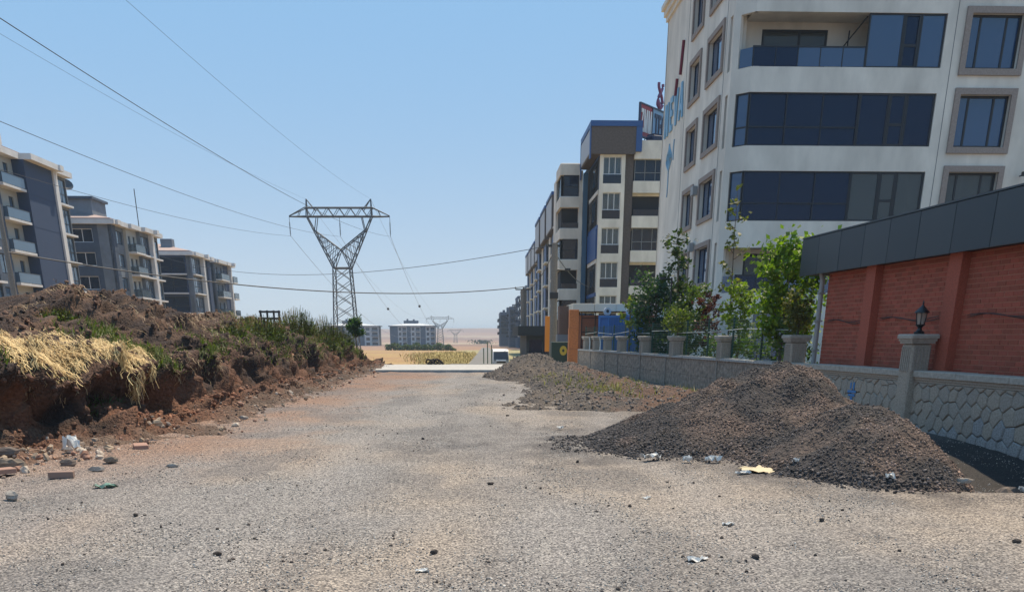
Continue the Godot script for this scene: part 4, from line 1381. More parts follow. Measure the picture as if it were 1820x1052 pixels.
func build_left_blocks() -> void:
	var slate: StandardMaterial3D = mats["slate_wall"]
	var navy: StandardMaterial3D = mats["navy_wall"]
	var grey: StandardMaterial3D = mats["mid_grey_wall"]
	var cream: StandardMaterial3D = mats["cream_wall"]
	var white: StandardMaterial3D = mats["white_eave"]
	var l := left_block("nearest grey and navy apartment block at the left edge, with a white corner column", 82.0, -49.1, 0.05,
		[["g", 4.5, 0.5, slate], ["g", 4.5, 0.0, slate], ["c", 0.9, 1.0, white], ["g", 3.2, 0.4, slate], ["w", 3.0, 0.4, slate], ["b", 5.2, -0.3, cream], ["s", 6.6, 0.9, navy], ["c", 0.9, 1.1, white], ["g", 4.4, 0.2, grey]],
		[["w", 8, 0, slate], ["s", 4, 0, slate]], 33.4, 12.0, [3.75, 6.74, 9.73, 12.6, 15.6], 2.98, 18.35, [0.0, 2.0])
	roof_box(l, "parapet_box", -4.0, 0.9, 18.9, 19.9, -17.2, -13.0, white)
	l = left_block("second grey apartment block from the left, with curtained windows and a roof dish", 128.0, -51.4, 0.05,
		[["s", 1.2, 0.25, slate], ["w", 3.4, 0.0, grey], ["b", 4.0, 0.4, cream], ["g", 3.5, 0.9, grey], ["c", 0.9, 1.4, white], ["g", 4.5, 0.5, grey]],
		[["s", 3.0, 0, slate], ["w", 5.4, 0, slate, 1], ["w", 4.0, 0, slate, 1], ["s", 1.6, 0.0, grey]], 17.5, 14.0, [1.2, 3.95, 6.75, 9.55, 12.3], 2.8, 15.1, [0.0, 1.6])
	roof_box(l, "stair_house", -7.6, -2.6, 15.6, 18.2, -7.0, -2.0, mats["mid_grey_wall"])
	roof_box(l, "stair_house_roof", -7.9, -2.3, 18.2, 18.5, -7.3, -1.7, mats["slate_wall"])
	var st := new_st()
	var prof := []
	for i in 7: prof.append(Vector2(0.02 + 0.15 * i, 0.012 * i * i))
	lathe(st, prof, Vector3.ZERO, 16)
	bar(st, Vector3.ZERO, Vector3(0, -1.1, 0), 0.06)
	part(l, "satellite_dish", st, plain("dish_dark", lin(0.06, 0.065, 0.075), 0.5), Transform3D(Basis.from_euler(Vector3(0.9, 0.6, 0)), Vector3(-6.0, 19.7, -3.2)))
	st = new_st()
	bar(st, Vector3(0.2, 15.6, -11.0), Vector3(0.2, 20.6, -11.0), 0.06)
	part(l, "antenna", st, mats["dark_frame"])
	l = left_block("third grey apartment block from the left, its near face glazed in dark blue", 163.0, -53.1, 0.05,
		[["g", 5.2, 0.3, grey], ["c", 0.8, 0.9, white], ["w", 4.2, 0.0, grey], ["s", 2.0, 0.2, navy]],
		[["s", 3.0, 0, slate], ["g", 9.4, 0.4, navy], ["s", 0.6, 0, grey]], 12.4, 13.0, [2.4, 5.55, 8.6, 11.5], 2.9, 14.2, [0.0, 1.5])
	roof_box(l, "chimney", -9.5, -7.2, 14.8, 17.6, -5.0, -3.0, plain("chimney_pink", lin(0.32, 0.2, 0.18), 0.9))
	roof_box(l, "chimney", -5.2, -3.3, 14.8, 16.9, -4.2, -2.8, mats["mid_grey_wall"])
	l = left_block("farthest and smallest of the grey apartment blocks left of the pylon", 178.0, -53.9, 0.05,
		[["b", 6.0, 0.3, grey], ["s", 3.0, 0.4, navy], ["c", 0.8, 1.0, white], ["b", 3.6, 0.1, grey]],
		[["s", 6.0, 0, slate], ["w", 4.0, 0, slate]], 13.6, 10.0, [2.4, 5.55, 8.6, 11.5], 2.9, 14.2, [0.0, 1.2])

func build_right_row() -> void:
	var white: StandardMaterial3D = mats["white_render"]
	var brown := rough_mat("brown_clad", lin(0.13, 0.105, 0.095), noise_tex(0.03, 0.8, 1.0, false, 61), 0.3, null, false, 0.8)
	var blue := plain("blue_clad", lin(0.022, 0.08, 0.24), 0.5)
	var dark: StandardMaterial3D = mats["dark_frame"]
	# the mid building
	var t := thing("brown_white_apartment_block", "brown and white apartment block with a blue topped crown beside the white tower", "building", P(8.0, -1.2, 95.0), 0.035)
	var st := new_st()
	bx(st, 0.1, 14.0, 0, 19.0, -14, -0.5)
	part(t, "core", st, mats["interior"])
	# stair tower front: white bay with one window a floor, brown either side
	var y0 := 1.2
	var F := face(Vector3.ZERO, Vector3.RIGHT)
	var hs := []
	for i in 5: hs.append(Rect2(0.45, y0 + 3.2 + 2.95 * i, 1.7, 2.2))
	st = new_st()
	wall_with_holes(st, 0.15, 2.5, 0, 18.55, hs, 0.4, 0.25)
	part(t, "white_bay", st, white, F)
	for h: Rect2 in hs:
		window(t, F, h, -0.05, mats["pale_glass"], mats["white_frame"], [0.33, 0.66], 0.36, 0.07, mats["curtain"])
		st = new_st()
		bx(st, h.position.x, h.end.x, h.position.y, h.position.y + 0.72, 0.2, 0.24)
		part(t, "window_apron", st, mats["dim_glass"], F)
	st = new_st()
	bx(st, 2.5, 3.3, 0, 18.6, -0.5, 0.0)
	part(t, "brown_strip", st, brown, F)
	# crown
	st = new_st()
	bx(st, -0.75, 3.35, 18.55, 20.75, -8.0, 0.55)
	part(t, "crown", st, brown)
	st = new_st()
	bx(st, -0.85, 3.9, 20.75, 21.2, -8.1, 0.65); bx(st, 3.35, 3.9, 18.75, 20.75, -8.1, 0.62)
	bx(st, -0.86, -0.76, 18.2, 20.75, -0.2, 0.5); bx(st, -0.86, -0.76, 17.6, 20.75, -8.1, -7.7)
	part(t, "blue_cap", st, blue)
	st = new_st()
	bx(st, -0.84, -0.755, 18.7, 20.6, -7.6, -0.3)
	part(t, "crown_panel", st, plain("grey_panel", lin(0.42, 0.43, 0.45), 0.6))
	var grey_l: StandardMaterial3D = mats["mid_grey_wall"]
	# left face: bays in white, brown and blue by turns
	var Fl := face(Vector3(0.1, 0, -7.5), Vector3(0, 0, 1))
	for i in 6:
		var ya := 1.0 + 2.95 * i
		st = new_st()
		var m: Material = [white, white, white, blue, white, grey_l][i]
		bx(st, 0, 7.2, ya, ya + 2.6, -0.5, 0.0 if m != blue else 0.12)
		part(t, "side_bay", st, m, Fl)
		st = new_st()
		bx(st, 0, 7.2, ya + 2.6, ya + 2.95, -0.5, 0.04)
		part(t, "side_band", st, (blue if i % 2 else white), Fl)
		if m != blue: window(t, Fl, Rect2(3.0, ya + 0.5, 2.4, 1.7), -0.03, mats["dim_glass"], dark, [0.5])
	# stack of balconies on the right
	var par := [[18.2, 19.7], [15.42, 16.4], [12.5, 13.5], [9.55, 10.55], [6.68, 7.47], [3.6, 4.6]]
	for i in par.size():
		st = new_st()
		bx(st, 3.3, 9.0, par[i][0], par[i][1], -0.3, 0.35)
		part(t, "balcony_parapet", st, white, F)
		if i == 0: continue
		st = new_st()
		bx(st, 3.3, 9.0, par[i][0] - 0.2, par[i][0], -2.0, -0.3)
		part(t, "balcony_slab", st, white, F)
		var open: float = par[i - 1][0] - par[i][1]
		if i % 2 == 1:
			window(t, F, Rect2(3.4, par[i][1], 5.4, open), 0.0, mats["dim_glass"], mats["seam_grey"], [0.18, 0.36, 0.54, 0.72], 0.4, 0.06)
		else:
			st = new_st()
			wall_with_holes(st, 3.3, 9.0, par[i][1] - 0.9, par[i - 1][0], [Rect2(4.6, par[i][1] - 0.5, 1.5, 1.6)], 0.1, -1.7)
			part(t, "balcony_wall", st, plain("taupe_wall", lin(0.4, 0.36, 0.32), 0.9), F)
			window(t, F, Rect2(4.6, par[i][1] - 0.5, 1.5, 1.6), 1.75, mats["dim_glass"], mats["white_frame"], [0.5])
			st = new_st()
			bx(st, 3.4, 8.9, par[i][1] + 0.003, par[i][1] + 0.55, 0.2, 0.24)
			part(t, "balcony_screen", st, mats["dim_glass"], F)
	st = new_st()
	bx(st, 9.0, 14.0, 0, 19.4, -0.5, 0.0)
	part(t, "wall", st, white)
	# lower wing on the left, with rounded white balconies
	var G := Transform3D(Basis.IDENTITY, Vector3(-2.85, 0, -8.0))
	var bands := [[18.1, 19.15], [15.2, 16.2], [12.3, 13.3], [9.4, 10.4], [6.5, 7.6], [4.6, 5.2]]
	st = new_st()
	bx(st, 0.25, 2.2, 0, 18.3, -8.0, -0.9)
	part(t, "wing_core", st, mats["interior"], G)
	st = new_st()
	bx(st, 1.95, 2.3, 0, 18.5, -0.9, 0.06)
	bx(st, 0.0, 0.28, 0, 18.4, -8.0, -5.0)
	part(t, "wing_wall", st, white, G)
	for i in bands.size():
		st = new_st()
		bx(st, 0, 2.0, bands[i][0], bands[i][1], -5.2, 0, 0.06)
		part(t, "wing_parapet", st, white, G)
		if i == 0: continue
		var open: float = bands[i - 1][0] - bands[i][1]
		var gl: Material = mats["dim_glass"]
		if i % 2 == 1:
			window(t, G, Rect2(0.35, bands[i][1], 1.55, open), 0.12, gl, dark, [], 0.45, 0.07)
			window(t, G * face(Vector3(0.1, 0, -5.0), Vector3(0, 0, 1)), Rect2(0.2, bands[i][1], 4.3, open), 0.05, gl, dark, [0.33, 0.66], 0.0, 0.07)
		else:
			st = new_st()
			bx(st, 0.28, 1.95, bands[i][1], bands[i - 1][0], -1.3, -1.2)
			part(t, "wing_back_wall", st, mats["taupe_wall"] if mats.has("taupe_wall") else white, G)
			st = new_st()
			bx(st, 0.3, 1.95, bands[i][1], bands[i][1] + 0.5, -0.2, -0.16)
			part(t, "balcony_screen", st, gl, G)
	# blue downpipe strip between the wing and the tower
	st = new_st()
	bx(st, -0.55, -0.1, 0, 18.2, -7.7, -7.4)
	part(t, "blue_strip", st, plain("blue_strip", lin(0.05, 0.12, 0.2), 0.5))
	# roof sign over the balconies
	t = thing("roof_sign", "red and blue lettered sign frame standing on the roof beside the white tower", "sign", P(12.2, 18.4, 99.0), 0.95)
	t.scale = Vector3(1.25, 1.25, 1.25)
	st = new_st()
	bx(st, 0.0, 1.95, 1.0, 3.1, -0.1, 0.0)
	part(t, "red_panel", st, plain("sign_red", lin(0.3, 0.02, 0.035), 0.5))
	st = new_st()
	bx(st, 1.95, 4.6, 1.0, 3.1, -0.1, 0.0)
	part(t, "blue_panel", st, plain("sign_blue", lin(0.2, 0.34, 0.5), 0.5))
	st = new_st()
	for y: float in [0.93, 3.1]: bx(st, -0.08, 4.65, y, y + 0.1, -0.12, 0.06)
	for x: float in [-0.08, 1.9, 4.6]: bx(st, x, x + 0.09, 0.93, 3.2, -0.12, 0.055)
	for x: float in [0.3, 1.6, 3.0, 4.3]: bx(st, x, x + 0.1, 0.0, 0.95, -0.6, -0.5); 
	for x: float in [0.3, 1.6, 3.0, 4.3]: bar(st, Vector3(x, 0.1, -0.55), Vector3(x, 2.6, -0.12), 0.04)
	part(t, "sign_frame", st, plain("sign_frame", lin(0.03, 0.04, 0.08), 0.5))
	var font := SystemFont.new()
	font.font_names = PackedStringArray(["Droid Sans"])
	font.font_weight = 700
	for i in 2:
		var tm := TextMesh.new()
		tm.text = ["ZMM", "TEC"][i]
		tm.font = font; tm.font_size = 96; tm.pixel_size = 0.0185; tm.depth = 0.05
		part_mesh(t, "letters", tm, (mats["white_paint"] if i == 0 else mats["sign_frame"]), Transform3D(Basis.from_scale(Vector3(0.42 if i == 0 else 0.58, 1.2, 1)), Vector3(0.96 if i == 0 else 3.2, 2.05, 0.04)))
	st = new_st()
	for s: float in [-1.0, 1.0]:
		var pts := PackedVector3Array()
		for i in 12: pts.append(Vector3(3.1 + s * 0.35 * sin(i / 11.0 * PI * 1.6), 3.2 + i * 0.16, 0.0))
		tube(st, pts, [0.05, 0.16, 0.2, 0.16, 0.12], 5)
	part(t, "emblem", st, plain("sign_emblem", lin(0.18, 0.05, 0.12), 0.5))
	t = thing("water_tank", "dark blue water tank under the roof sign", "tank", P(13.3, 18.5, 97.5), 0.5)
	st = new_st()
	bx(st, 0, 2.6, 0, 1.0, -1.2, 0, 0.12)
	part(t, "tank", st, plain("tank_blue", lin(0.02, 0.03, 0.07), 0.5))
	st = new_st()
	bx(st, 0.1, 2.5, 1.0, 1.08, -1.1, -0.1)
	part(t, "lid", st, mats["sign_frame"])
	# the blocks beyond, one behind the other
	var specs := [
		["second block of the right row, blue capped crown above blue striped balconies", 5.9, 124.0, 18.4, 42.0, 15.0, 1],
		["third block of the right row, blue striped and lower in view than the second", 5.6, 186.0, 19.2, 50.0, 15.0, 1],
		["fourth block of the right row, grey and narrow behind the crossarm pole", 4.7, 320.0, 17.5, 40.0, 16.0, 0]]
	for s: Array in specs:
		row_block(s[0], s[1], s[2], s[3], s[4], s[5], s[6] == 1)
	var far := [["grey far block at the end of the right row, tallest of the three last", 2.6, 392.0, 17.2, 26.0, 12.0], ["middle one of the three far grey blocks ending the right row", -0.8, 430.0, 14.4, 24.0, 12.0], ["last and leftmost grey block of the right row, behind the white van", -5.4, 465.0, 13.0, 30.0, 14.0]]
	for s: Array in far: row_block(s[0], s[1], s[2], s[3], s[4], s[5], false)

func row_block(label: String, x: float, zf: float, h: float, depth: float, width: float, blue_stripes: bool) -> void:
	var t := thing("row_block", label, "building", P(x, -2.4, zf), 0.035, "apartment blocks of the right row")
	var top := h + 2.4
	var st := new_st()
	bx(st, 0.3, width, 0, top - 1.0, -depth, -0.4)
	part(t, "core", st, mats["interior"])
	var grey: StandardMaterial3D = mats["mid_grey_wall"] if zf < 350.0 else mats["slate_wall"]
	var white: StandardMaterial3D = mats["white_render"]
	var floors := []
	var n := int((top - 4.0) / 2.95)
	for i in n: floors.append(top - 3.9 - 2.95 * (n - 1 - i))
	var bays := []
	var d := depth
	var k := 0
	while d > 0.5:
		var w := minf(d, [4.4, 3.2, 5.0, 2.6][k % 4])
		var m: Material = (mats["blue_clad"] if k % 4 == 1 and blue_stripes else (white if k % 4 == 3 and blue_stripes else grey))
		bays.append([(["w", "s", "g", "s"] if blue_stripes else ["g", "s", "b", "w"])[k % 4] if w > 2.4 else "s", w, [0.2, 0.35, 0.3, 0.3][k % 4], m])
		d -= w
		k += 1
	facade(t, face(Vector3(0, 0, -depth), Vector3(0, 0, 1)), bays, floors, 2.95, top - 0.8, 0.0, (white if blue_stripes else grey), mats["dim_glass"], mats["dim_glass"])
	var fb := [["s", 1.4, 0.0, mats["brown_clad"]], ["w", 3.2, 0.1, white], ["g", 4.6, 0.3, white], ["w", width - 9.2, 0.0, grey]]
	if not blue_stripes: fb = [["g", 3.6, 0.3, grey], ["w", 3.0, 0.0, grey], ["g", width - 6.6, 0.3, grey]]
	facade(t, face(Vector3.ZERO, Vector3.RIGHT), fb, floors, 2.95, top - 0.8, 0.0, white if blue_stripes else grey, mats["dim_glass"], mats["dim_glass"])
	if blue_stripes:
		var z := -depth + 6.0
		while z < 0.5:
			var z1 := minf(z + 10.0, 0.5)
			roof_box(t, "crown", -0.9, 5.5, top - 4.2, top - 0.35, z, z1, mats["brown_clad"])
			roof_box(t, "crown_panel", -0.96, -0.9, top - 4.0, top - 0.6, z + 0.5, z1 - 0.5, mats["grey_panel"])
			roof_box(t, "blue_cap", -1.0, 5.6, top - 0.35, top, z - 0.1, z1 + 0.1, mats["blue_clad"])
			z += 12.5
	else:
		roof_box(t, "parapet", -0.3, width, top - 0.8, top, -depth, 0.3, grey)
		roof_box(t, "water_tank", 1.0, 2.2, top, top + 1.0, -4.0, -2.6, mats["tank_blue"])
		roof_box(t, "stair_house", 3.0, 7.0, top, top + 2.2, -10.0, -5.0, grey)

# ------------------------------------------------------------------ pylons, poles and wires
func lattice(st: SurfaceTool, a0: Vector3, a1: Vector3, b0: Vector3, b1: Vector3, n: int, r: float) -> void:   # zigzag cross bracing between two chords
	for i in n:
		var f := float(i) / n
		var g := float(i + 1) / n
		bar(st, a0.lerp(a1, f), b0.lerp(b1, g), r); bar(st, b0.lerp(b1, f), a0.lerp(a1, g), r)

func pylon(label: String, x: float, zf: float, base: float, s: float, thick: float, m: Material, simple := false) -> Node3D:
	var t := thing("lattice_pylon", label, "pylon", P(x, base, zf), 0.0, "pylons across the fields")
	t.scale = Vector3(s, s * (0.72 if zf > 500.0 else 1.0) * (0.8 if zf > 900.0 else 1.0), s)
	var wy := 14.8     # waist
	var cb := 23.2     # underside of the cross arm
	var ct := 24.6
	# body: four legs from a 5 m square up to a 3 m waist
	var c := [Vector3(-1, 0, 1), Vector3(1, 0, 1), Vector3(1, 0, -1), Vector3(-1, 0, -1)]
	var st := new_st()
	for v: Vector3 in c:
		st = new_st()
		bar(st, v * 2.15, v * 1.5 + Vector3(0, wy, 0), thick)
		part(t, "leg", st, m)
	st = new_st()
	for i in 4:
		var a: Vector3 = c[i]
		var b: Vector3 = c[(i + 1) % 4]
		lattice(st, a * 2.15, a * 1.5 + Vector3(0, wy, 0), b * 2.15, b * 1.5 + Vector3(0, wy, 0), 7, thick * 0.5)
		bar(st, a * 1.5 + Vector3(0, wy, 0), b * 1.5 + Vector3(0, wy, 0), thick)
	part(t, "bracing", st, m)
	# the two arms of the V
	for s2: float in [-1.0, 1.0]:
		st = new_st()
		var outer := Vector3(s2 * 1.5, wy, 0)
		var inner := Vector3(s2 * -0.1, wy + 2.9, 0)
		var top := Vector3(s2 * 5.8, cb, 0)
		for z: float in [-0.8, 0.8]:
			var zz := Vector3(0, 0, z)
			bar(st, outer + zz * 1.8, top + zz, thick); bar(st, Vector3(s2 * -1.5, wy, z * 1.8), inner + zz, thick * 0.8); bar(st, inner + zz, top.lerp(outer, 0.25) + zz, thick)
			bar(st, top + zz, Vector3(s2 * 5.75, 26.0, 0), thick); bar(st, Vector3(s2 * 4.3, cb + 1.0, z), Vector3(s2 * 5.75, 26.0, 0), thick * 0.8)
			bar(st, top.lerp(outer, 0.3) + zz, Vector3(s2 * 4.0, cb, z), thick * 0.7)
			lattice(st, inner + zz, top.lerp(outer, 0.27) + zz, outer + zz * 1.8, top.lerp(outer, 0.27) + zz, 6, thick * 0.5)
		lattice(st, outer + Vector3(0, 0, 1.4), top + Vector3(0, 0, 0.8), outer - Vector3(0, 0, 1.4), top - Vector3(0, 0, 0.8), 6, thick * 0.4)
		part(t, "arm", st, m)
	# cross arm
	st = new_st()
	for z: float in [-0.7, 0.7]:
		bar(st, Vector3(-6.3, cb, z), Vector3(6.3, cb, z), thick); bar(st, Vector3(-6.0, ct, z), Vector3(6.0, ct, z), thick * 0.9)
		for s2: float in [-1.0, 1.0]:
			bar(st, Vector3(s2 * 6.3, cb, z), Vector3(s2 * 9.0, cb, 0), thick); bar(st, Vector3(s2 * 6.0, ct, z), Vector3(s2 * 9.0, cb + 0.1, 0), thick * 0.8)
			bar(st, Vector3(s2 * 7.4, cb, z * 0.6), Vector3(s2 * 7.0, ct - 0.5, z * 0.7), thick * 0.5)
		for i in 12:
			var xa := -6.0 + i
			bar(st, Vector3(xa, cb if i % 2 else ct, z), Vector3(xa + 1.0, ct if i % 2 else cb, z), thick * 0.5)
	part(t, "cross_arm", st, m)
	# insulator strings
	for xi: float in [-9.0, 0.0, 9.0]:
		st = new_st()
		if simple: bar(st, Vector3(xi, cb, 0), Vector3(xi, 20.0, 0), thick * 0.7)
		else:
			bar(st, Vector3(xi, cb, 0), Vector3(xi, 20.0, 0), 0.04)
			for i in 11: lathe(st, [Vector2(0.03, 0.0), Vector2(0.15, 0.03), Vector2(0.05, 0.13)], Vector3(xi, 20.3 + i * 0.19, 0), 7)
		part(t, "insulator", st, m)
	return t

func wire(label: String, pts: PackedVector3Array, r: float, m: Material, group := "") -> void:
	var st := new_st()
	tube(st, pts, [r], 5)
	tag(part(self, "power_line", st, m), label, "power line", group)

func sagging(a: Vector3, b: Vector3, sag: float, n := 24) -> PackedVector3Array:
	var p := PackedVector3Array()
	for i in n + 1:
		var f := float(i) / n
		p.append(a.lerp(b, f) - Vector3(0, sag * 4.0 * f * (1.0 - f), 0))
	return p

func build_lines() -> void:
	var steel := plain("pylon_steel", lin(0.085, 0.1, 0.12), 0.6, 0.2)
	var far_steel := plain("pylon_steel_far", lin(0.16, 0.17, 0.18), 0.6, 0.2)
	pylon("nearest and largest steel lattice pylon, with a V shaped head", -30.9, 180.0, -1.4, 1.0, 0.11, steel)
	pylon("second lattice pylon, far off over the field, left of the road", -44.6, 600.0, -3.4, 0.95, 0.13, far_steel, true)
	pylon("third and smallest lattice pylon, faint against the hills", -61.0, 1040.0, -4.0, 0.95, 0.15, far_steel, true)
	var cable := plain("cable", lin(0.05, 0.055, 0.065), 0.6)
	var defs := [["left conductor", -39.9, 18.7, 0.0003, -53.0, 10.3], ["middle conductor", -30.9, 18.6, 0.0003, -44.6, 10.3], ["right conductor", -21.9, 18.6, 0.0003, -36.1, 10.3], ["left earth wire", -36.65, 24.6, 0.00021, -50.0, 14.4], ["right earth wire", -25.15, 24.6, 0.00023, -39.1, 14.4]]
	for d: Array in defs:
		var p := PackedVector3Array()
		for i in 60:
			var zf := 180.0 - i * 4.2
			p.append(P(d[1] + 0.02 * (180.0 - zf), d[2] - d[3] * (180.0 - zf) * (zf + 100.0), zf))
		wire("%s running from the nearest pylon up over the left of the view" % d[0], p, 0.019 if d[2] < 20.0 else 0.011, cable, "wires of the pylon line")
		p = sagging(P(d[1], d[2], 180.0), P(d[4], d[5], 600.0), 12.6 if d[2] < 20.0 else 8.0, 40)
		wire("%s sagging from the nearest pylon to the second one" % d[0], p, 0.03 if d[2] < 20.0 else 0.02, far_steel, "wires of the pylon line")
	# warning balls on two of the wires
	for k in 2:
		var q: Array = defs[1 + k]
		var f := [0.2, 0.187][k] as float
		var at := P(q[1], q[2], 180.0).lerp(P(q[4], q[5], 600.0), f) - Vector3(0, 12.6 * 4.0 * f * (1.0 - f), 0)
		var st := new_st()
		var prof := []
		for i in 9: prof.append(Vector2(maxf(0.001, 0.34 * sin(PI * i / 8.0)), -0.34 * cos(PI * i / 8.0)))
		lathe(st, prof, at, 12)
		tag(part(self, "marker_ball", st, cable), ["dark warning ball on the middle wire right of the nearest pylon", "lower dark warning ball on the right wire above the field"][k], "marker ball", "warning balls on the wires")
	# concrete poles
	var conc := rough_mat("pole_concrete", lin(0.27, 0.25, 0.225), noise_tex(0.03, 0.7, 1.0, false, 71), 0.6, null, false, 0.9)
	var poles := [["grey concrete pole behind the earth bank in front of the nearest left block", -33.6, 66.0, 1.9, 9.0, 0.2, 0.13], ["tall concrete pole with a street lamp arm before the right row", 3.0, 70.0, -1.4, 9.2, 0.3, 0.21], ["far concrete pole with a crossarm at the end of the right row", 1.3, 110.0, -1.5, 8.2, 0.35, 0.3]]
	for i in 3:
		var d: Array = poles[i]
		var t := thing("utility_pole", d[0], "pole", P(d[1], d[3], d[2]), 0.0, "concrete utility poles")
		var st := new_st()
		tube(st, PackedVector3Array([Vector3.ZERO, Vector3(0, d[4], 0)]), [d[5], d[6]], 8)
		part(t, "pole", st, conc)
		st = new_st()
		if i == 1:
			bar(st, Vector3(0, d[4] - 1.7, 0), Vector3(0.8, d[4] - 1.75, 0), 0.05, 6)
			bx(st, 0.75, 1.15, d[4] - 1.78, d[4] - 1.62, -0.12, 0.12)
			part(t, "lamp_arm", st, mats["dark_frame"])
			st = new_st()
			bx(st, -0.45, 0.45, d[4] - 0.25, d[4] - 0.1, -0.06, 0.06)
			bx(st, -0.3, 0.3, d[4] - 3.6, d[4] - 3.2, -0.25, 0.25)
			part(t, "crossarm", st, mats["dark_frame"])
			continue
		var w := [0.28, 0, 0.9][i] as float
		bx(st, -w, w, d[4] - 0.12, d[4], -0.06, 0.06)
		for k in 3: lathe(st, [Vector2(0.07, 0.0), Vector2(0.08, 0.08), Vector2(0.04, 0.2), Vector2(0.001, 0.24)], Vector3(-w + w * k, d[4], 0), 7)
		part(t, "crossarm", st, mats["dark_frame"])
	wire("black service cable slung low across the view between two poles", sagging(P(-33.6, 6.9, 66.0), P(1.3, 6.9, 110.0), 1.45, 40), 0.045, cable)
	wire("thin faint cable from the left blocks to the lamp pole on the right", sagging(P(-53.0, 13.0, 150.0), P(3.0, 7.7, 70.0), 2.2, 40), 0.022, cable)
	wire("thin cable from the lamp pole to the brown and white block", sagging(P(3.0, 7.2, 70.0), P(7.6, 6.2, 95.0), 0.5), 0.03, cable)
	wire("short cable from the far right pole to the lamp pole", sagging(P(1.3, 6.8, 110.0), P(3.0, 7.4, 70.0), 0.9), 0.03, cable)

# ------------------------------------------------------------------ things at the end of the road and in the fields
func build_far_things() -> void:
	var white: StandardMaterial3D = mats["white_render"]
	# two far apartment houses
	for k in 2:
		var t := thing("far_apartment_house", ["far four storey apartment house right of the pylon, its side facing the wheat field", "far apartment house left of the pylon, half hidden by the bank"][k], "building", [P(-76.0, -4.0, 600.0), P(-116.0, -4.0, 600.0)][k], 0.03, "far apartment houses beyond the field")
		var st := new_st()
		bx(st, 0.3, 28.0 if k == 0 else 33.0, 0, 12.0, -13, -0.3)
		part(t, "core", st, mats["interior"])
		var F := face(Vector3(0, 0, 0), Vector3.RIGHT)
		var x := 0.0
		var bays := [["s", 5.0], ["w", 5.6], ["s", 2.4], ["w", 6.0], ["s", 3.2], ["w", 6.0]] if k == 0 else [["w", 8.0], ["s", 4.0], ["w", 7.0], ["s", 5.0], ["w", 9.0]]
		for b: Array in bays:
			var w: float = b[1]
			st = new_st()
			var holes := []
			if b[0] == "w":
				for f in 4:
					holes.append(Rect2(w * 0.1, 1.0 + 2.9 * f, w * 0.26, 1.7)); holes.append(Rect2(w * 0.52, 0.9 + 2.9 * f, w * 0.4, 1.8))
			wall_with_holes(st, x, x + w, 0, 12.0, holes.map(func(r: Rect2) -> Rect2: return Rect2(r.position + Vector2(x, 0), r.size)), 0.4)
			part(t, "wall", st, (mats["pale_grey_wall"] if b[0] == "w" else mats["slate_wall"]), F)
			for r: Rect2 in holes:
				part_mesh(t, "window", box_mesh(r.size.x, r.size.y, 0.02), mats["dim_glass"], F * Transform3D(Basis.IDENTITY, Vector3(r.position.x + x, r.position.y, -0.3)))
			if b[0] == "w":
				for f in 4: part_mesh(t, "balcony", box_mesh(w * 0.42, 1.0, 1.2), mats["mid_grey_wall"], F * Transform3D(Basis.IDENTITY, Vector3(x + w * 0.51, 0.4 + 2.9 * f, 0.603)))
			x += w
		st = new_st()
		bx(st, -0.8, x + 1.0, 12.0, 12.5, -14.0, 1.0)
		part(t, "eave", st, mats["slate_wall"])
		st = new_st()
		var y := 12.5
		tri(st, Vector3(-0.6, y, 0.8), Vector3(x / 2, y + 2.0, -6.5), Vector3(x + 0.8, y, 0.8))
		tri(st, Vector3(x + 0.8, y, 0.8), Vector3(x / 2, y + 2.0, -6.5), Vector3(x + 0.8, y, -13.8))
		tri(st, Vector3(x + 0.8, y, -13.8), Vector3(x / 2, y + 2.0, -6.5), Vector3(-0.6, y, -13.8))
		tri(st, Vector3(-0.6, y, -13.8), Vector3(x / 2, y + 2.0, -6.5), Vector3(-0.6, y, 0.8))
		part(t, "roof", st, mats["white_eave"])
		st = new_st()
		bx(st, x * 0.3, x * 0.62, y + 1.2, y + 3.0, -9.0, -4.5); bx(st, x * 0.36, x * 0.4, y + 3.0, y + 4.0, -7.0, -6.0); bx(st, x * 0.5, x * 0.54, y + 3.0, y + 3.8, -7.0, -6.0)
		part(t, "roof_house", st, mats["slate_wall"])
	# the green belt in the field
	var st := new_st()
	for i in 2600:
		var f := rng.randf()
		var x := lerpf(-40.5, -17.5, f)
		var zf := 305.0 + rng.randf_range(0.0, 6.0) - 10.0 * f
		var top := 2.3 * (0.75 + 0.25 * sin(x * 1.3) * sin(x * 0.47)) * clampf((1.02 - f) * 9.0, 0.3, 1.0)
		leaf(st, P(x, far_y(x, zf) + top * pow(rng.randf(), 0.7), zf), rng.randf_range(0.5, 1.0), Color(0.05, 0.075, 0.05).lerp(Color(0.09, 0.12, 0.07), rng.randf()))
	var o := part(self, "orchard_belt", st, leaf_mat())
	o.set_meta("kind", "stuff"); o.set_meta("label", "dark green belt of low trees behind the wheat field")
	for i in 3:
		st = new_st()
		for k in 260:
			var x: float = [2.0, -28.0, 40.0][i] + rng.randfn() * [3.0, 5.0, 8.0][i]
			leaf(st, P(x, far_y(x, 900.0) + rng.randf() * 3.5, 900.0 + rng.randf() * 10.0), 2.0, Color(0.04, 0.05, 0.03))
		tag(part(self, "far_tree_clump", st, leaf_mat()), ["far dark clump of trees beside the end of the right row", "faint far clump of trees under the second pylon", "far clump of trees hidden near the right row"][i], "trees")
	# street tree at the corner of the bank
	plant("street_tree", "young round crowned street tree with a reddish trunk at the end of the bank", "tree", P(-9.2, 0.0, 56.8), 2.75, 0.42, 0.62, 14, 1500, 0.14, Color(0.025, 0.065, 0.03), Color(0.06, 0.12, 0.05), 0.05)
	# wooden pallet standing on the bank, low stack beside it
	var wood := rough_mat("grey_wood", lin(0.13, 0.105, 0.09), noise_tex(0.05, 0.6, 1.0, false, 81), 2.0, null, false, 0.9)
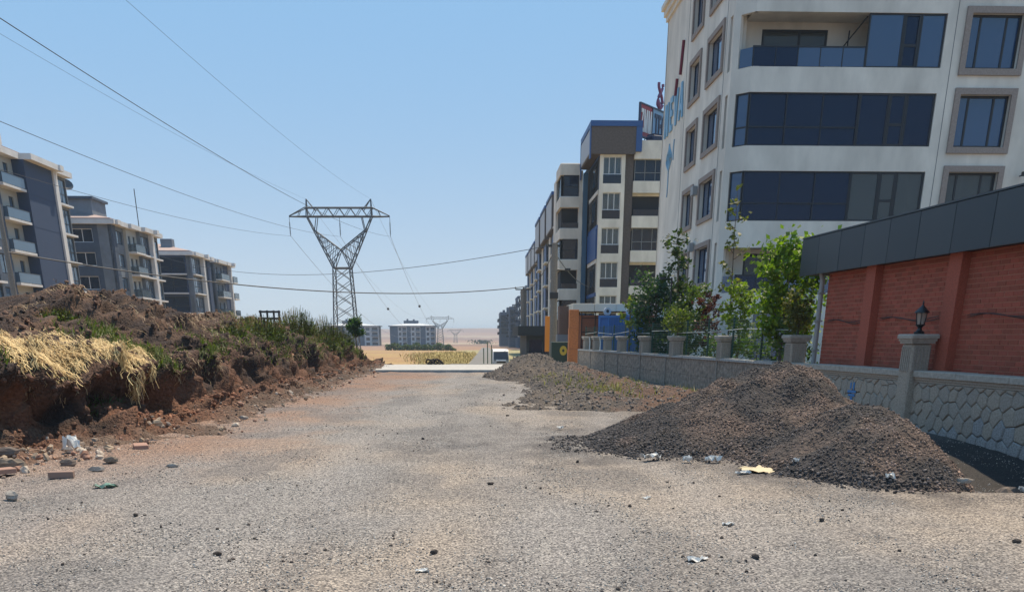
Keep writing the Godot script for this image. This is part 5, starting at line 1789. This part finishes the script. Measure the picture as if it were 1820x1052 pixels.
	var t := thing("wooden_pallet", "grey wooden pallet standing upright on top of the earth bank", "pallet", P(-13.0, 2.05, 50.0), 0.2)
	for x: float in [0.0, 0.33, 0.66, 0.92]:
		st = new_st()
		bx(st, x, x + 0.1, 0, 0.86, -0.06, 0.0)
		part(t, "plank", st, wood)
	for y: float in [0.1, 0.42, 0.74]:
		st = new_st()
		bx(st, -0.03, 1.05, y, y + 0.1, 0.003, 0.05)
		part(t, "cross_plank", st, wood)
	t = thing("block_stack", "low stack of grey slabs left of the wooden pallet on the bank", "stack", P(-14.9, 1.95, 51.5), 0.15)
	for i in 4:
		st = new_st()
		bx(st, 0.03 * (i % 2), 0.95 - 0.04 * (i % 3), i * 0.14, i * 0.14 + 0.13, -0.5, 0.0)
		part(t, "slab", st, plain("slab_grey", lin(0.2, 0.2, 0.2), 0.9))
	# tangle of scrap at the road edge
	t = thing("scrap_tangle", "dark tangle of scrap on the far edge of the crossing road", "scrap", P(-4.9, 0.12, 56.2))
	for i in 6:
		st = new_st()
		var pts := PackedVector3Array()
		for k in 9: pts.append(Vector3(0.14 * i + 0.16 * cos(k * 0.8 + i), 0.16 + 0.13 * sin(k * 0.8 + i * 2.0), 0.12 * sin(k * 0.5 + i)))
		tube(st, pts, [0.05], 5)
		part(t, "scrap_piece", st, plain("scrap", lin(0.035, 0.025, 0.022), 0.9))
	# white van
	t = thing("white_van", "white van seen from the front at the right end of the crossing road", "van", P(-1.35, -1.55, 108.0), 0.06)
	var vw := plain("van_white", lin(0.62, 0.63, 0.64), 0.35)
	var prof := [Vector2(2.45, 0.35), Vector2(2.5, 0.75), Vector2(2.3, 0.98), Vector2(1.75, 1.7), Vector2(1.4, 1.92), Vector2(-2.4, 1.95), Vector2(-2.5, 1.5), Vector2(-2.5, 0.35)]
	st = new_st()
	for s: float in [-1.0, 1.0]:
		for i in range(1, prof.size() - 1):
			var a := Vector3(s * 0.85, prof[0].y, prof[0].x)
			var b := Vector3(s * 0.85, prof[i].y, prof[i].x)
			var c := Vector3(s * 0.85, prof[i + 1].y, prof[i + 1].x)
			if s < 0: tri(st, a, b, c)
			else: tri(st, a, c, b)
	for i in prof.size():
		var p: Vector2 = prof[i]
		var q: Vector2 = prof[(i + 1) % prof.size()]
		quad(st, Vector3(0.85, p.y, p.x), Vector3(-0.85, p.y, p.x), Vector3(-0.85, q.y, q.x), Vector3(0.85, q.y, q.x))
	part(t, "body", st, vw)
	st = new_st()
	quad(st, Vector3(-0.82, 0.9, 2.42), Vector3(-0.78, 1.72, 1.78), Vector3(0.78, 1.72, 1.78), Vector3(0.82, 0.9, 2.42))
	part(t, "windscreen", st, mats["dim_glass"])
	st = new_st()
	bx(st, -0.5, 0.5, 0.55, 0.72, 2.49, 2.53)
	part(t, "grille", st, mats["black_iron"])
	for s: float in [-1.0, 1.0]:
		st = new_st()
		bx(st, s * 0.68 - 0.13, s * 0.68 + 0.13, 0.72, 0.88, 2.42, 2.5)
		part(t, "headlight", st, mats["pale_glass"])
		for z: float in [1.6, -1.6]:
			st = new_st()
			lathe(st, [Vector2(0.001, -0.1), Vector2(0.3, -0.1), Vector2(0.34, -0.05), Vector2(0.34, 0.05), Vector2(0.3, 0.1), Vector2(0.001, 0.1)], Vector3.ZERO, 14)
			part(t, "wheel", st, mats["black_iron"], Transform3D(Basis(Vector3(0, 0, 1), PI / 2), Vector3(s * 0.78, 0.34, z)))
	# thin green posts by the van
	for i in 3:
		st = new_st()
		var x: float = [-2.9, -2.5, -2.1][i]
		bar(st, P(x, -1.6, 98.0), P(x, [0.6, 1.2, 0.9][i], 98.0), 0.05, 5)
		tag(part(self, "green_post", st, plain("post_green", lin(0.04, 0.1, 0.05), 0.7)), ["leftmost thin green post beside the white van", "middle thin green post beside the white van, the tallest", "thin green post nearest the white van"][i], "post", "green posts by the white van")
	# orange gate pillar, canopy booth and blue container
	var orange := rough_mat("orange_paint", lin(0.62, 0.2, 0.06), noise_tex(0.03, 0.8, 1.0, false, 82), 0.5, null, false, 0.75)
	t = thing("orange_pillar", "orange clad gate pillar at the far end of the garden wall", "pillar", P(3.45, 0, 54.0), 0.05)
	for i in 3:
		st = new_st()
		bx(st, -0.28 + 0.02 * i, 0.28 - 0.0 * i, [0.0, 1.0, 2.1][i], [0.992, 2.092, 3.05][i], -0.5, 0.0, 0.01)
		part(t, "cladding", st, orange)
	t = thing("canopy_booth", "gate booth with a cream canopy and brown panels behind the orange pillar", "booth", P(4.0, 0, 60.0), 0.04)
	st = new_st()
	bx(st, 0.35, 5.0, 0, 2.9, -4.0, -0.6)
	part(t, "brown_wall", st, plain("booth_brown", lin(0.24, 0.085, 0.04), 0.6))
	for i in 3:
		st = new_st()
		bx(st, -0.25 + i * 1.35, 1.08 + i * 1.35, 3.12, 3.56, -4.5, 0.0, 0.01)
		part(t, "canopy_panel", st, plain("cream_panel", lin(0.62, 0.58, 0.49), 0.6))
	st = new_st()
	for y: float in [1.05, 1.9, 2.72]: bx(st, 0.35, 5.0, y, y + 0.05, -0.6, -0.56)
	for x: float in [0.35, 1.2]: bx(st, x, x + 0.06, 0, 3.1, -0.6, -0.55)
	part(t, "brown_trim", st, plain("booth_trim", lin(0.05, 0.025, 0.018), 0.6))
	t = thing("blue_container", "ribbed blue container behind the far wall under the cream canopy", "container", P(5.15, 0.4, 57.5), -0.18)
	var cb := plain("container_blue", lin(0.02, 0.11, 0.34), 0.5)
	st = new_st()
	bx(st, 0.0, 2.6, 0.0, 2.4, -3.0, -0.04)
	part(t, "body", st, cb)
	for i in 13:
		st = new_st()
		bx(st, 0.66 + i * 0.15, 0.74 + i * 0.15, 0.1, 2.3, -0.04, 0.015)
		part(t, "rib", st, cb)
	st = new_st()
	bx(st, -0.02, 2.64, 2.3, 2.42, -3.02, 0.03); bx(st, -0.02, 2.64, -0.02, 0.1, -3.02, 0.03); bx(st, -0.02, 0.1, 0.1, 2.3, -0.06, 0.02); bx(st, 0.55, 0.62, 0.1, 2.3, -0.06, 0.02); bx(st, 2.55, 2.64, 0.1, 2.3, -0.06, 0.02)
	part(t, "frame", st, plain("container_edge", lin(0.03, 0.15, 0.42), 0.5))
	for i in 2:
		t = thing("fan_unit", ["round grey fan unit above the left part of the blue container", "round grey fan unit above the right part of the blue container"][i], "fan", P(5.75 + i * 1.35, 2.86, 58.6), 0.1, "fan units over the blue container")
		st = new_st()
		lathe(st, [Vector2(0.001, 0.0), Vector2(0.2, 0.0), Vector2(0.22, 0.04), Vector2(0.22, 0.3), Vector2(0.001, 0.3)], Vector3.ZERO, 16)
		part(t, "drum", st, plain("fan_grey", lin(0.42, 0.44, 0.46), 0.5), Transform3D(Basis(Vector3(1, 0, 0), PI / 2), Vector3(0, 0.22, -0.2)))
		st = new_st()
		lathe(st, [Vector2(0.001, 0.0), Vector2(0.09, 0.0), Vector2(0.08, 0.05), Vector2(0.001, 0.06)], Vector3.ZERO, 12)
		part(t, "hub", st, mats["dark_frame"], Transform3D(Basis(Vector3(1, 0, 0), PI / 2), Vector3(0, 0.22, 0.105)))
	# signs and shade at the foot of the right row
	t = thing("orange_sign", "tall narrow orange sign on the lamp pole side of the right row", "sign", P(2.55, 0, 73.0), 0.1)
	st = new_st()
	bx(st, -0.05, 0.5, 0.6, 3.1, -0.12, 0.0, 0.01)
	part(t, "panel", st, plain("sign_orange", lin(0.6, 0.22, 0.03), 0.5))
	st = new_st()
	bx(st, 0.2, 0.28, -1.4, 0.6, -0.1, -0.03)
	part(t, "post", st, mats["dark_frame"])
	t = thing("waste_bin", "dark green waste bin with a round yellow mark before the orange pillar", "bin", P(2.75, -0.2, 57.0), 0.05)
	t.scale = Vector3(0.72, 0.9, 0.72)
	st = new_st()
	bx(st, -0.55, 0.8, 0.0, 1.75, -0.8, 0.0, 0.05)
	part(t, "body", st, plain("bin_green", lin(0.012, 0.035, 0.025), 0.6))
	st = new_st()
	lathe(st, [Vector2(0.1, 0.0), Vector2(0.3, 0.0), Vector2(0.3, 0.03), Vector2(0.1, 0.03)], Vector3.ZERO, 16)
	part(t, "yellow_mark", st, plain("mark_yellow", lin(0.42, 0.3, 0.03), 0.6), Transform3D(Basis(Vector3(1, 0, 0), PI / 2), Vector3(0.42, 1.2, 0.003)))
	t = thing("shop_front", "dark shop front with an awning at the foot of the right row", "shop", P(1.5, -1.6, 98.0), 0.04)
	st = new_st()
	bx(st, 0, 5.0, 0, 4.2, -14.0, -0.5)
	part(t, "wall", st, plain("shop_dark", lin(0.03, 0.034, 0.04), 0.7))
	st = new_st()
	bx(st, -0.9, 5.0, 3.4, 4.3, -14.0, 0.3)
	part(t, "awning", st, plain("awning_dark", lin(0.022, 0.026, 0.03), 0.8))
	for i in 3:
		st = new_st()
		bx(st, 0.3 + i * 1.5, 1.6 + i * 1.5, 0.3, 3.0, -0.5, -0.46)
		part(t, "shop_window", st, mats["dim_glass"])
	t = thing("board_shed", "brown shed with vertical boards left of the cream canopy", "shed", P(3.05, -0.6, 62.5), 0.04)
	for i in 5:
		st = new_st()
		bx(st, i * 0.27, 0.262 + i * 0.27, 2.4, 4.1, -1.2, 0.01 * (i % 2))
		part(t, "board", st, rough_mat("shed_wood", lin(0.24, 0.15, 0.12), noise_tex(0.05, 0.7, 1.0, false, 83), 1.0, null, false, 0.9))
	st = new_st()
	bx(st, -0.1, 1.4, 0, 2.39, -1.2, -0.02)
	part(t, "base", st, plain("shed_base", lin(0.2, 0.21, 0.24), 0.8))

# ------------------------------------------------------------------ litter and rubble
func lump(sx: float, sy: float, sz: float, sd: int) -> SurfaceTool:
	var st := new_st()
	st.append_from(stone_mesh(sd, 0.8, 2), 0, Transform3D(Basis.from_scale(Vector3(sx, sy, sz)), Vector3(0, sy * 0.3, 0)))
	return st

func crumpled(w: float, d: float, h: float, sd: int) -> SurfaceTool:   # a crumpled sheet
	var r := RandomNumberGenerator.new()
	r.seed = sd
	var st := new_st()
	var n := 6
	var g := []
	for j in n + 1:
		for i in n + 1:
			var e := 1.0 - 0.25 * r.randf() * float(i == 0 or j == 0 or i == n or j == n)
			g.append(Vector3((i / float(n) - 0.5) * w * e + r.randf_range(-0.02, 0.02) * w, r.randf() * h, (j / float(n) - 0.5) * d * e + r.randf_range(-0.02, 0.02) * d))
	for j in n:
		for i in n:
			var a: Vector3 = g[j * (n + 1) + i]
			var b: Vector3 = g[j * (n + 1) + i + 1]
			var c: Vector3 = g[(j + 1) * (n + 1) + i + 1]
			var e: Vector3 = g[(j + 1) * (n + 1) + i]
			tri(st, a, b, c); tri(st, a, c, e)
	return st

func ground_y(x: float, zf: float) -> float:
	var y := road_y(x, zf)
	if zf < 19.0: y = maxf(y, heap_y(x, zf))
	elif zf < 49.0: y = maxf(y, far_heap_y(x, zf))
	return y

func litter(called: String, label: String, cat: String, st: SurfaceTool, m: Material, x: float, zf: float, turn: float, group := "", lift := 0.0, y := -9.0) -> void:
	var o := part(self, called, st, m, Transform3D(Basis(Vector3.UP, turn), P(x, (ground_y(x, zf) if y < -5.0 else y) + lift, zf)))
	tag(o, label, cat, group)

func build_litter() -> void:
	var pale := rough_mat("pale_rock", lin(0.52, 0.46, 0.4), noise_tex(0.05, 0.7, 1.0, false, 91), 3.0, null, false, 0.9)
	var buff := rough_mat("buff_rock", lin(0.36, 0.28, 0.21), noise_tex(0.05, 0.65, 1.0, false, 92), 3.0, null, false, 0.9)
	var greyr := rough_mat("grey_rock", lin(0.24, 0.19, 0.16), noise_tex(0.05, 0.65, 1.0, false, 93), 3.0, null, false, 0.9)
	var darkr := plain("dark_rock", lin(0.06, 0.048, 0.042), 0.95)
	var foil := plain("white_plastic", lin(0.66, 0.64, 0.6), 0.5)
	for m: StandardMaterial3D in [foil]: m.cull_mode = BaseMaterial3D.CULL_DISABLED
	litter("white_sack", "big dirty white sack lying at the foot of the bank halfway along the road", "sack", lump(0.5, 0.3, 0.32, 1), pale, -6.55, 27.3, 0.3)
	litter("pale_rock", "flat white rock lying apart on the road, nearest to the foot of the left bank", "rock", lump(0.22, 0.1, 0.16, 2), pale, -5.33, 11.75, 0.2)
	litter("pale_rock", "small pointed white rock on the dirt right of the flat white rock", "rock", lump(0.18, 0.08, 0.1, 3), pale, -4.48, 12.1, 0.0)
	litter("white_block", "white and dark broken block at the left edge of the picture by the road", "rock", lump(0.26, 0.16, 0.14, 4), pale, -5.28, 9.55, -0.7)
	litter("white_carton", "torn white carton among the rubble under the undercut bank", "carton", crumpled(0.24, 0.2, 0.22, 5), foil, -6.2, 13.0, 0.4, "", 0.1)
	var st := new_st()
	bx(st, -0.14, 0.14, 0, 0.075, -0.06, 0.06, 0.006)
	litter("clay_brick", "single reddish brick at the edge of the rubble", "brick", st, plain("old_brick", lin(0.27, 0.18, 0.14), 0.9), -5.45, 11.05, 0.25)
	var green := plain("green_plastic", lin(0.16, 0.26, 0.19), 0.4)
	green.cull_mode = BaseMaterial3D.CULL_DISABLED
	litter("green_bag", "flattened green plastic bag on the dirt near the left rubble", "plastic bag", crumpled(0.28, 0.16, 0.05, 7), green, -4.66, 10.4, 0.1)
	var sheet := plain("cream_sheet", lin(0.58, 0.47, 0.29), 0.7)
	sheet.cull_mode = BaseMaterial3D.CULL_DISABLED
	litter("cream_sheet", "torn cream coloured sheet lying at the foot of the gravel heap", "sheet", crumpled(0.5, 0.5, 0.05, 8), sheet, 3.2, 11.75, 0.2, "", 0.0)
	litter("white_scrap", "white scrap in front of the torn cream sheet", "litter", crumpled(0.22, 0.1, 0.05, 9), foil, 2.9, 11.45, 0.3)
	litter("white_scrap", "small white scrap right of the torn cream sheet", "litter", crumpled(0.1, 0.08, 0.06, 10), foil, 3.55, 11.5, 0.8)
	litter("white_scrap", "crumpled white film at the left foot of the gravel heap", "litter", crumpled(0.3, 0.2, 0.09, 11), foil, 1.95, 12.9, 0.5, "", 0.02)
	litter("white_scrap", "white scrap between the crumpled film and the cream sheet", "litter", crumpled(0.14, 0.1, 0.08, 12), foil, 2.4, 12.6, 0.1, "", 0.02)
	litter("white_scrap", "white flake at the heap foot just left above the cream sheet", "litter", crumpled(0.24, 0.12, 0.08, 13), foil, 2.75, 12.55, 0.2, "", 0.03)
	litter("white_scrap", "white scrap on the road at the far left toe of the heap", "litter", crumpled(0.14, 0.1, 0.05, 14), foil, 0.9, 17.4, 0.9, "", 0.02)
	litter("flat_slab", "flat white topped stone at the right toe of the gravel heap", "rock", lump(0.26, 0.08, 0.15, 15), pale, 5.28, 10.65, 0.1, "", 0.02)
	litter("white_flake", "white ring shaped flake on the stones below the second hump", "litter", crumpled(0.1, 0.1, 0.08, 16), foil, 4.35, 10.5, 0.0)
	litter("paper_scrap", "white paper scrap near the bottom edge right of the middle", "paper", crumpled(0.17, 0.09, 0.04, 17), foil, 1.41, 6.75, 0.35)
	litter("paper_scrap", "small white paper scrap at the bottom edge left of the middle", "paper", crumpled(0.11, 0.06, 0.03, 18), foil, -0.66, 6.45, 0.15)
	litter("paper_scrap", "white chip on the road in front of the heap, right of the middle", "paper", crumpled(0.13, 0.06, 0.03, 19), foil, 2.0, 8.3, 0.1)
	litter("paper_scrap", "pinkish white chip on the road left below the cream sheet", "paper", crumpled(0.1, 0.06, 0.03, 20), foil, 1.43, 9.6, 0.5)
	# the rubble at the foot of the bank on the left: what stands out one by one
	var tilep := plain("pink_tile_piece", lin(0.34, 0.2, 0.15), 0.9)
	var pieces := [[-6.5, 11.9, 0.3, 0, "buff broken slab lying lowest in the rubble, left of the clay brick"], [-6.9, 12.6, 0.26, 1, "rounded grey stone in the rubble left of the white carton"], [-6.3, 11.2, 0.24, 2, "long flat pinkish tile piece at the left edge of the rubble"], [-5.9, 12.2, 0.22, 1, "dark grey broken block right below the white carton"], [-7.4, 12.9, 0.28, 0, "tan rock at the left edge under the undercut bank"], [-5.75, 14.3, 0.26, 2, "reddish tile piece leaning at the bank foot beyond the white carton"], [-6.0, 10.2, 0.26, 3, "pale pointed rock at the left edge below the rubble"], [-5.5, 12.6, 0.18, 0, "small tan stone at the right end of the rubble"]]
	for i in pieces.size():
		var q: Array = pieces[i]
		if q[3] == 2:
			st = new_st()
			bx(st, -q[2] * 0.8, q[2] * 0.8, 0, q[2] * 0.25, -q[2] * 0.4, q[2] * 0.4, 0.008)
		else: st = lump(q[2] * 1.3, q[2] * 0.7, q[2], 20 + i)
		var p := bank_point(1.0, q[1])
		litter("rubble_piece", q[4], "rubble", st, [buff, greyr, tilep, pale][q[3]], q[0], q[1], 0.4 * i, "rubble at the foot of the bank", 0.0, maxf(road_y(q[0], q[1]), lerpf(p.y, 0.0, clampf((q[0] - p.x) / 1.3, 0, 1))))
	var xf := [[], []]
	var cl := [[], []]
	for i in 420:
		var zf := rng.randf_range(8.8, 15.0) if i < 220 else 15.0 + 36.0 * rng.randf()
		var x := foot_x(zf) + rng.randf_range(0.1, 1.7) + (0.5 if zf < 11.5 else 0.0) * rng.randf()
		var s := 0.03 + 0.16 * pow(rng.randf(), 3.0)
		var p := bank_point(1.0, zf)
		var y := maxf(road_y(x, zf), lerpf(p.y, 0.0, clampf((x - p.x) / 1.3, 0, 1)))
		var v := i % 2
		xf[v].append(Transform3D(rand_basis(s), P(x, y + s * 0.12, zf)))
		cl[v].append([Color(0.36, 0.27, 0.19), Color(0.24, 0.18, 0.14), Color(0.5, 0.42, 0.34), Color(0.3, 0.165, 0.115)][rng.randi() % 4])
	for v in 2: scatter("rubble", "broken masonry and pale stones strewn along the foot of the earth bank", stone_mesh(40 + v, 0.7, 1), stone_mat(), xf[v], cl[v])
	# pale stones and scraps that stand out along the bank foot further off
	var far_bits := [[-5.6, 19.5, 0.16, "pale stone on the red verge, nearest of those beyond the undercut"], [-6.3, 22.8, 0.2, "buff stone at the bank foot midway to the white sack"], [-5.9, 25.3, 0.16, "white stone just before the white sack"], [-6.2, 29.0, 0.2, "white stone just beyond the white sack"], [-7.3, 32.6, 0.24, "pale lump under the round dark green bush"], [-6.9, 38.0, 0.26, "pale lump halfway from the white sack to the crossing road"], [-7.9, 46.2, 0.3, "pale lump at the far end of the bank foot"], [-7.2, 44.0, 0.2, "second pale lump from the far end of the bank foot"]]
	for i in far_bits.size():
		var q: Array = far_bits[i]
		litter("bank_stone", q[3], "rock", lump(q[2] * 1.4, q[2] * 0.7, q[2], 80 + i), [pale, buff][i % 2], q[0], q[1], 0.7 * i, "pale stones along the bank")
	# the dark lumps that stand out most on the road
	var lumps := [[-2.33, 7.0, "dark lump near the bottom edge, leftmost"], [-0.62, 7.05, "dark lump near the bottom edge, above the small paper scrap"], [1.9, 6.9, "dark lump right of the bottom paper scrap"], [4.2, 7.4, "dark lump by the lower right corner of the view"], [-0.25, 10.6, "dark lump in the middle of the road, level with the green bag"], [0.9, 12.6, "dark lump before the left toe of the gravel heap"], [-1.5, 15.6, "dark lump in the left wheel track"], [-0.1, 20.3, "farthest dark lump, in the middle of the road"], [2.9, 8.4, "dark lump midway between two white chips"], [-3.6, 8.6, "dark lump below the green bag"]]
	for i in lumps.size():
		var q: Array = lumps[i]
		litter("dark_stone", q[2], "rock", lump(0.08 + 0.02 * (i % 3), 0.05, 0.06, 120 + i), darkr, q[0], q[1], 0.9 * i, "dark stones on the road")
	# rocks and a hose in the hollow by the wall
	litter("boulder", "brown boulder in the shaded hollow below the stone wall", "rock", lump(0.42, 0.3, 0.3, 31), greyr, 6.5, 11.9, 0.4)
	litter("boulder", "grey boulder against the stone wall in the shaded hollow", "rock", lump(0.5, 0.45, 0.4, 32), greyr, 7.45, 12.9, 1.0)
	litter("white_pipe_bend", "small white pipe piece in the shaded hollow", "pipe", crumpled(0.2, 0.08, 0.1, 33), foil, 7.0, 12.4, 0.0, "", 0.05)
	st = new_st()
	var pts := PackedVector3Array()
	for i in 14:
		var f := i / 13.0
		var x := lerpf(5.7, 7.6, f)
		var zf := 11.2 + 0.35 * sin(f * 3.0) * f
		pts.append(P(x, road_y(x, zf) + 0.03, zf))
	tube(st, pts, [0.016], 6)
	tag(part(self, "grey_hose", st, plain("hose_grey", lin(0.2, 0.2, 0.21), 0.6)), "grey hose lying in the shaded hollow by the stone wall", "hose")
	# bushes and tall weeds on the bank
	var weeds := [[-8.75, 33.0, 0.95, 0.8, "round dark green bush hanging on the bank face above the white sack"], [-9.6, 43.0, 1.3, 0.7, "tall green weed clump on the bank, third from its far end"], [-9.3, 47.5, 1.5, 0.7, "tall green weed clump on the bank, second from its far end"], [-9.0, 50.5, 1.35, 0.6, "greyish green weed clump at the far end of the bank"], [-11.0, 39.5, 0.6, 0.5, "light green weed on the bank crest left of the pallet"], [-8.8, 44.5, 0.8, 0.6, "low dark bush on the face of the far bank"], [-8.8, 29.5, 0.6, 0.5, "small yellowish bush on the bank left of the round dark bush"], [-10.3, 22.0, 0.5, 0.3, "dry weed on the bank crest before the nearest block"], [-11.3, 20.2, 0.65, 0.35, "leafy weed beside the foot of the left concrete pole"]]
	for w: Array in weeds:
		var zf: float = w[1]
		# find the bank under the plant
		var y := 0.0
		for k in 80:
			var p := bank_point(2.5 + k * 0.07, zf)
			if absf(p.x - w[0]) < 0.25: y = maxf(y, p.y)
		if y == 0.0: y = 1.2
		tuft(w[4], P(w[0], y - 0.12, zf), w[2], w[3], 520)

# ------------------------------------------------------------------ everything in order
func _ready() -> void:
	# camera: eye at 1.6 m, tilted down 20.9 degrees with the lens shifted up, as in a picture cut from the top of a taller one
	var cam := Camera3D.new()
	cam.name = "camera"
	cam.position = Vector3(0, 1.6, 0)
	cam.rotation.x = -atan(612.0 / 1600.0)
	cam.projection = Camera3D.PROJECTION_FRUSTUM
	cam.near = 0.1; cam.far = 9000.0
	cam.size = 1052.0 / 1600.0 * 0.1
	cam.frustum_offset = Vector2(0.0, 686.0 / 1600.0 * 0.1)
	add_child(cam)
	cam.current = true
	# sky and sun
	var env := Environment.new()
	env.background_mode = Environment.BG_SKY
	var sm := ProceduralSkyMaterial.new()
	sm.sky_top_color = Color(0.495, 0.668, 0.828)
	sm.sky_horizon_color = Color(0.785, 0.815, 0.825)
	sm.sky_curve = 0.075
	sm.ground_bottom_color = Color(0.4, 0.35, 0.3)
	sm.ground_horizon_color = Color(0.7, 0.7, 0.7)
	sm.sun_angle_max = 12.0
	var sky := Sky.new()
	sky.sky_material = sm
	env.sky = sky
	env.tonemap_mode = Environment.TONE_MAPPER_LINEAR
	env.tonemap_exposure = 1.27
	env.sdfgi_enabled = true; env.ssao_enabled = true; env.ssil_enabled = true
	env.fog_enabled = true
	env.fog_density = 0.0003
	env.fog_light_color = Color(0.78, 0.84, 0.9)
	var we := WorldEnvironment.new()
	we.name = "environment"
	we.environment = env
	add_child(we)
	var sun := DirectionalLight3D.new()
	sun.name = "sun"
	var az := deg_to_rad(27.0)
	var el := deg_to_rad(65.0)
	var to_sun := Vector3(sin(az) * cos(el), sin(el), -cos(az) * cos(el))
	sun.basis = Basis.looking_at(-to_sun, Vector3.UP)
	sun.light_energy = 1.5
	sun.light_color = Color(1.0, 0.93, 0.82)
	sun.light_angular_distance = 0.5
	sun.shadow_enabled = true
	add_child(sun)

	rng.seed = 20
	noise_a.seed = 7; noise_a.frequency = 0.06; noise_a.fractal_octaves = 3
	noise_b.seed = 19; noise_b.frequency = 0.06; noise_b.fractal_octaves = 2
	noise_c.seed = 31; noise_c.frequency = 0.06; noise_c.fractal_octaves = 4; noise_c.fractal_gain = 0.55

	# shared materials
	rough_mat("white_render", lin(0.84, 0.77, 0.67), noise_tex(0.007, 0.84, 1.0, false, 11), 0.12, null, false, 0.9).uv1_scale = Vector3(0.13, 0.06, 0.13)
	rough_mat("white_eave", lin(0.64, 0.65, 0.66), noise_tex(0.01, 0.9, 1.0, false, 16), 0.1, null, false, 0.85)
	rough_mat("slate_wall", lin(0.07, 0.1, 0.15), noise_tex(0.01, 0.85, 1.0, false, 17), 0.1, null, false, 0.85)
	plain("navy_wall", lin(0.03, 0.055, 0.115), 0.75)
	rough_mat("mid_grey_wall", lin(0.18, 0.215, 0.26), noise_tex(0.01, 0.85, 1.0, false, 18), 0.1, null, false, 0.85)
	plain("pale_grey_wall", lin(0.45, 0.46, 0.47), 0.85)
	plain("cream_wall", lin(0.4, 0.41, 0.39), 0.85)
	plain("interior", lin(0.03, 0.032, 0.036), 0.9)
	plain("curtain", lin(0.55, 0.55, 0.55), 0.9)
	plain("dark_frame", lin(0.02, 0.022, 0.027), 0.5)
	plain("white_frame", lin(0.6, 0.6, 0.6), 0.5)
	plain("white_paint", lin(0.72, 0.72, 0.7), 0.6)
	rough_mat("pink_tile", lin(0.5, 0.37, 0.33), noise_tex(0.05, 0.8, 1.0, false, 19), 0.5, null, false, 0.85)
	glass("dim_glass", lin(0.02, 0.03, 0.05), 0.88)
	glass("left_glass", lin(0.075, 0.13, 0.2), 0.9).metallic_specular = 0.8
	glass("pale_glass", lin(0.1, 0.14, 0.17), 0.6)
	plain("black_iron", lin(0.012, 0.012, 0.014), 0.45)
	plain("seam_grey", lin(0.2, 0.2, 0.2), 0.9)
	plain("tank_blue", lin(0.02, 0.03, 0.07), 0.5)
	plain("taupe_wall", lin(0.4, 0.36, 0.32), 0.9)

	build_land()
	build_left_blocks()
	build_tower()
	build_right_row()
	build_garden_wall()
	build_brick_building()
	build_lines()
	build_far_things()
	build_fence()
	build_garden()
	build_stones()
	build_growth()
	build_litter()
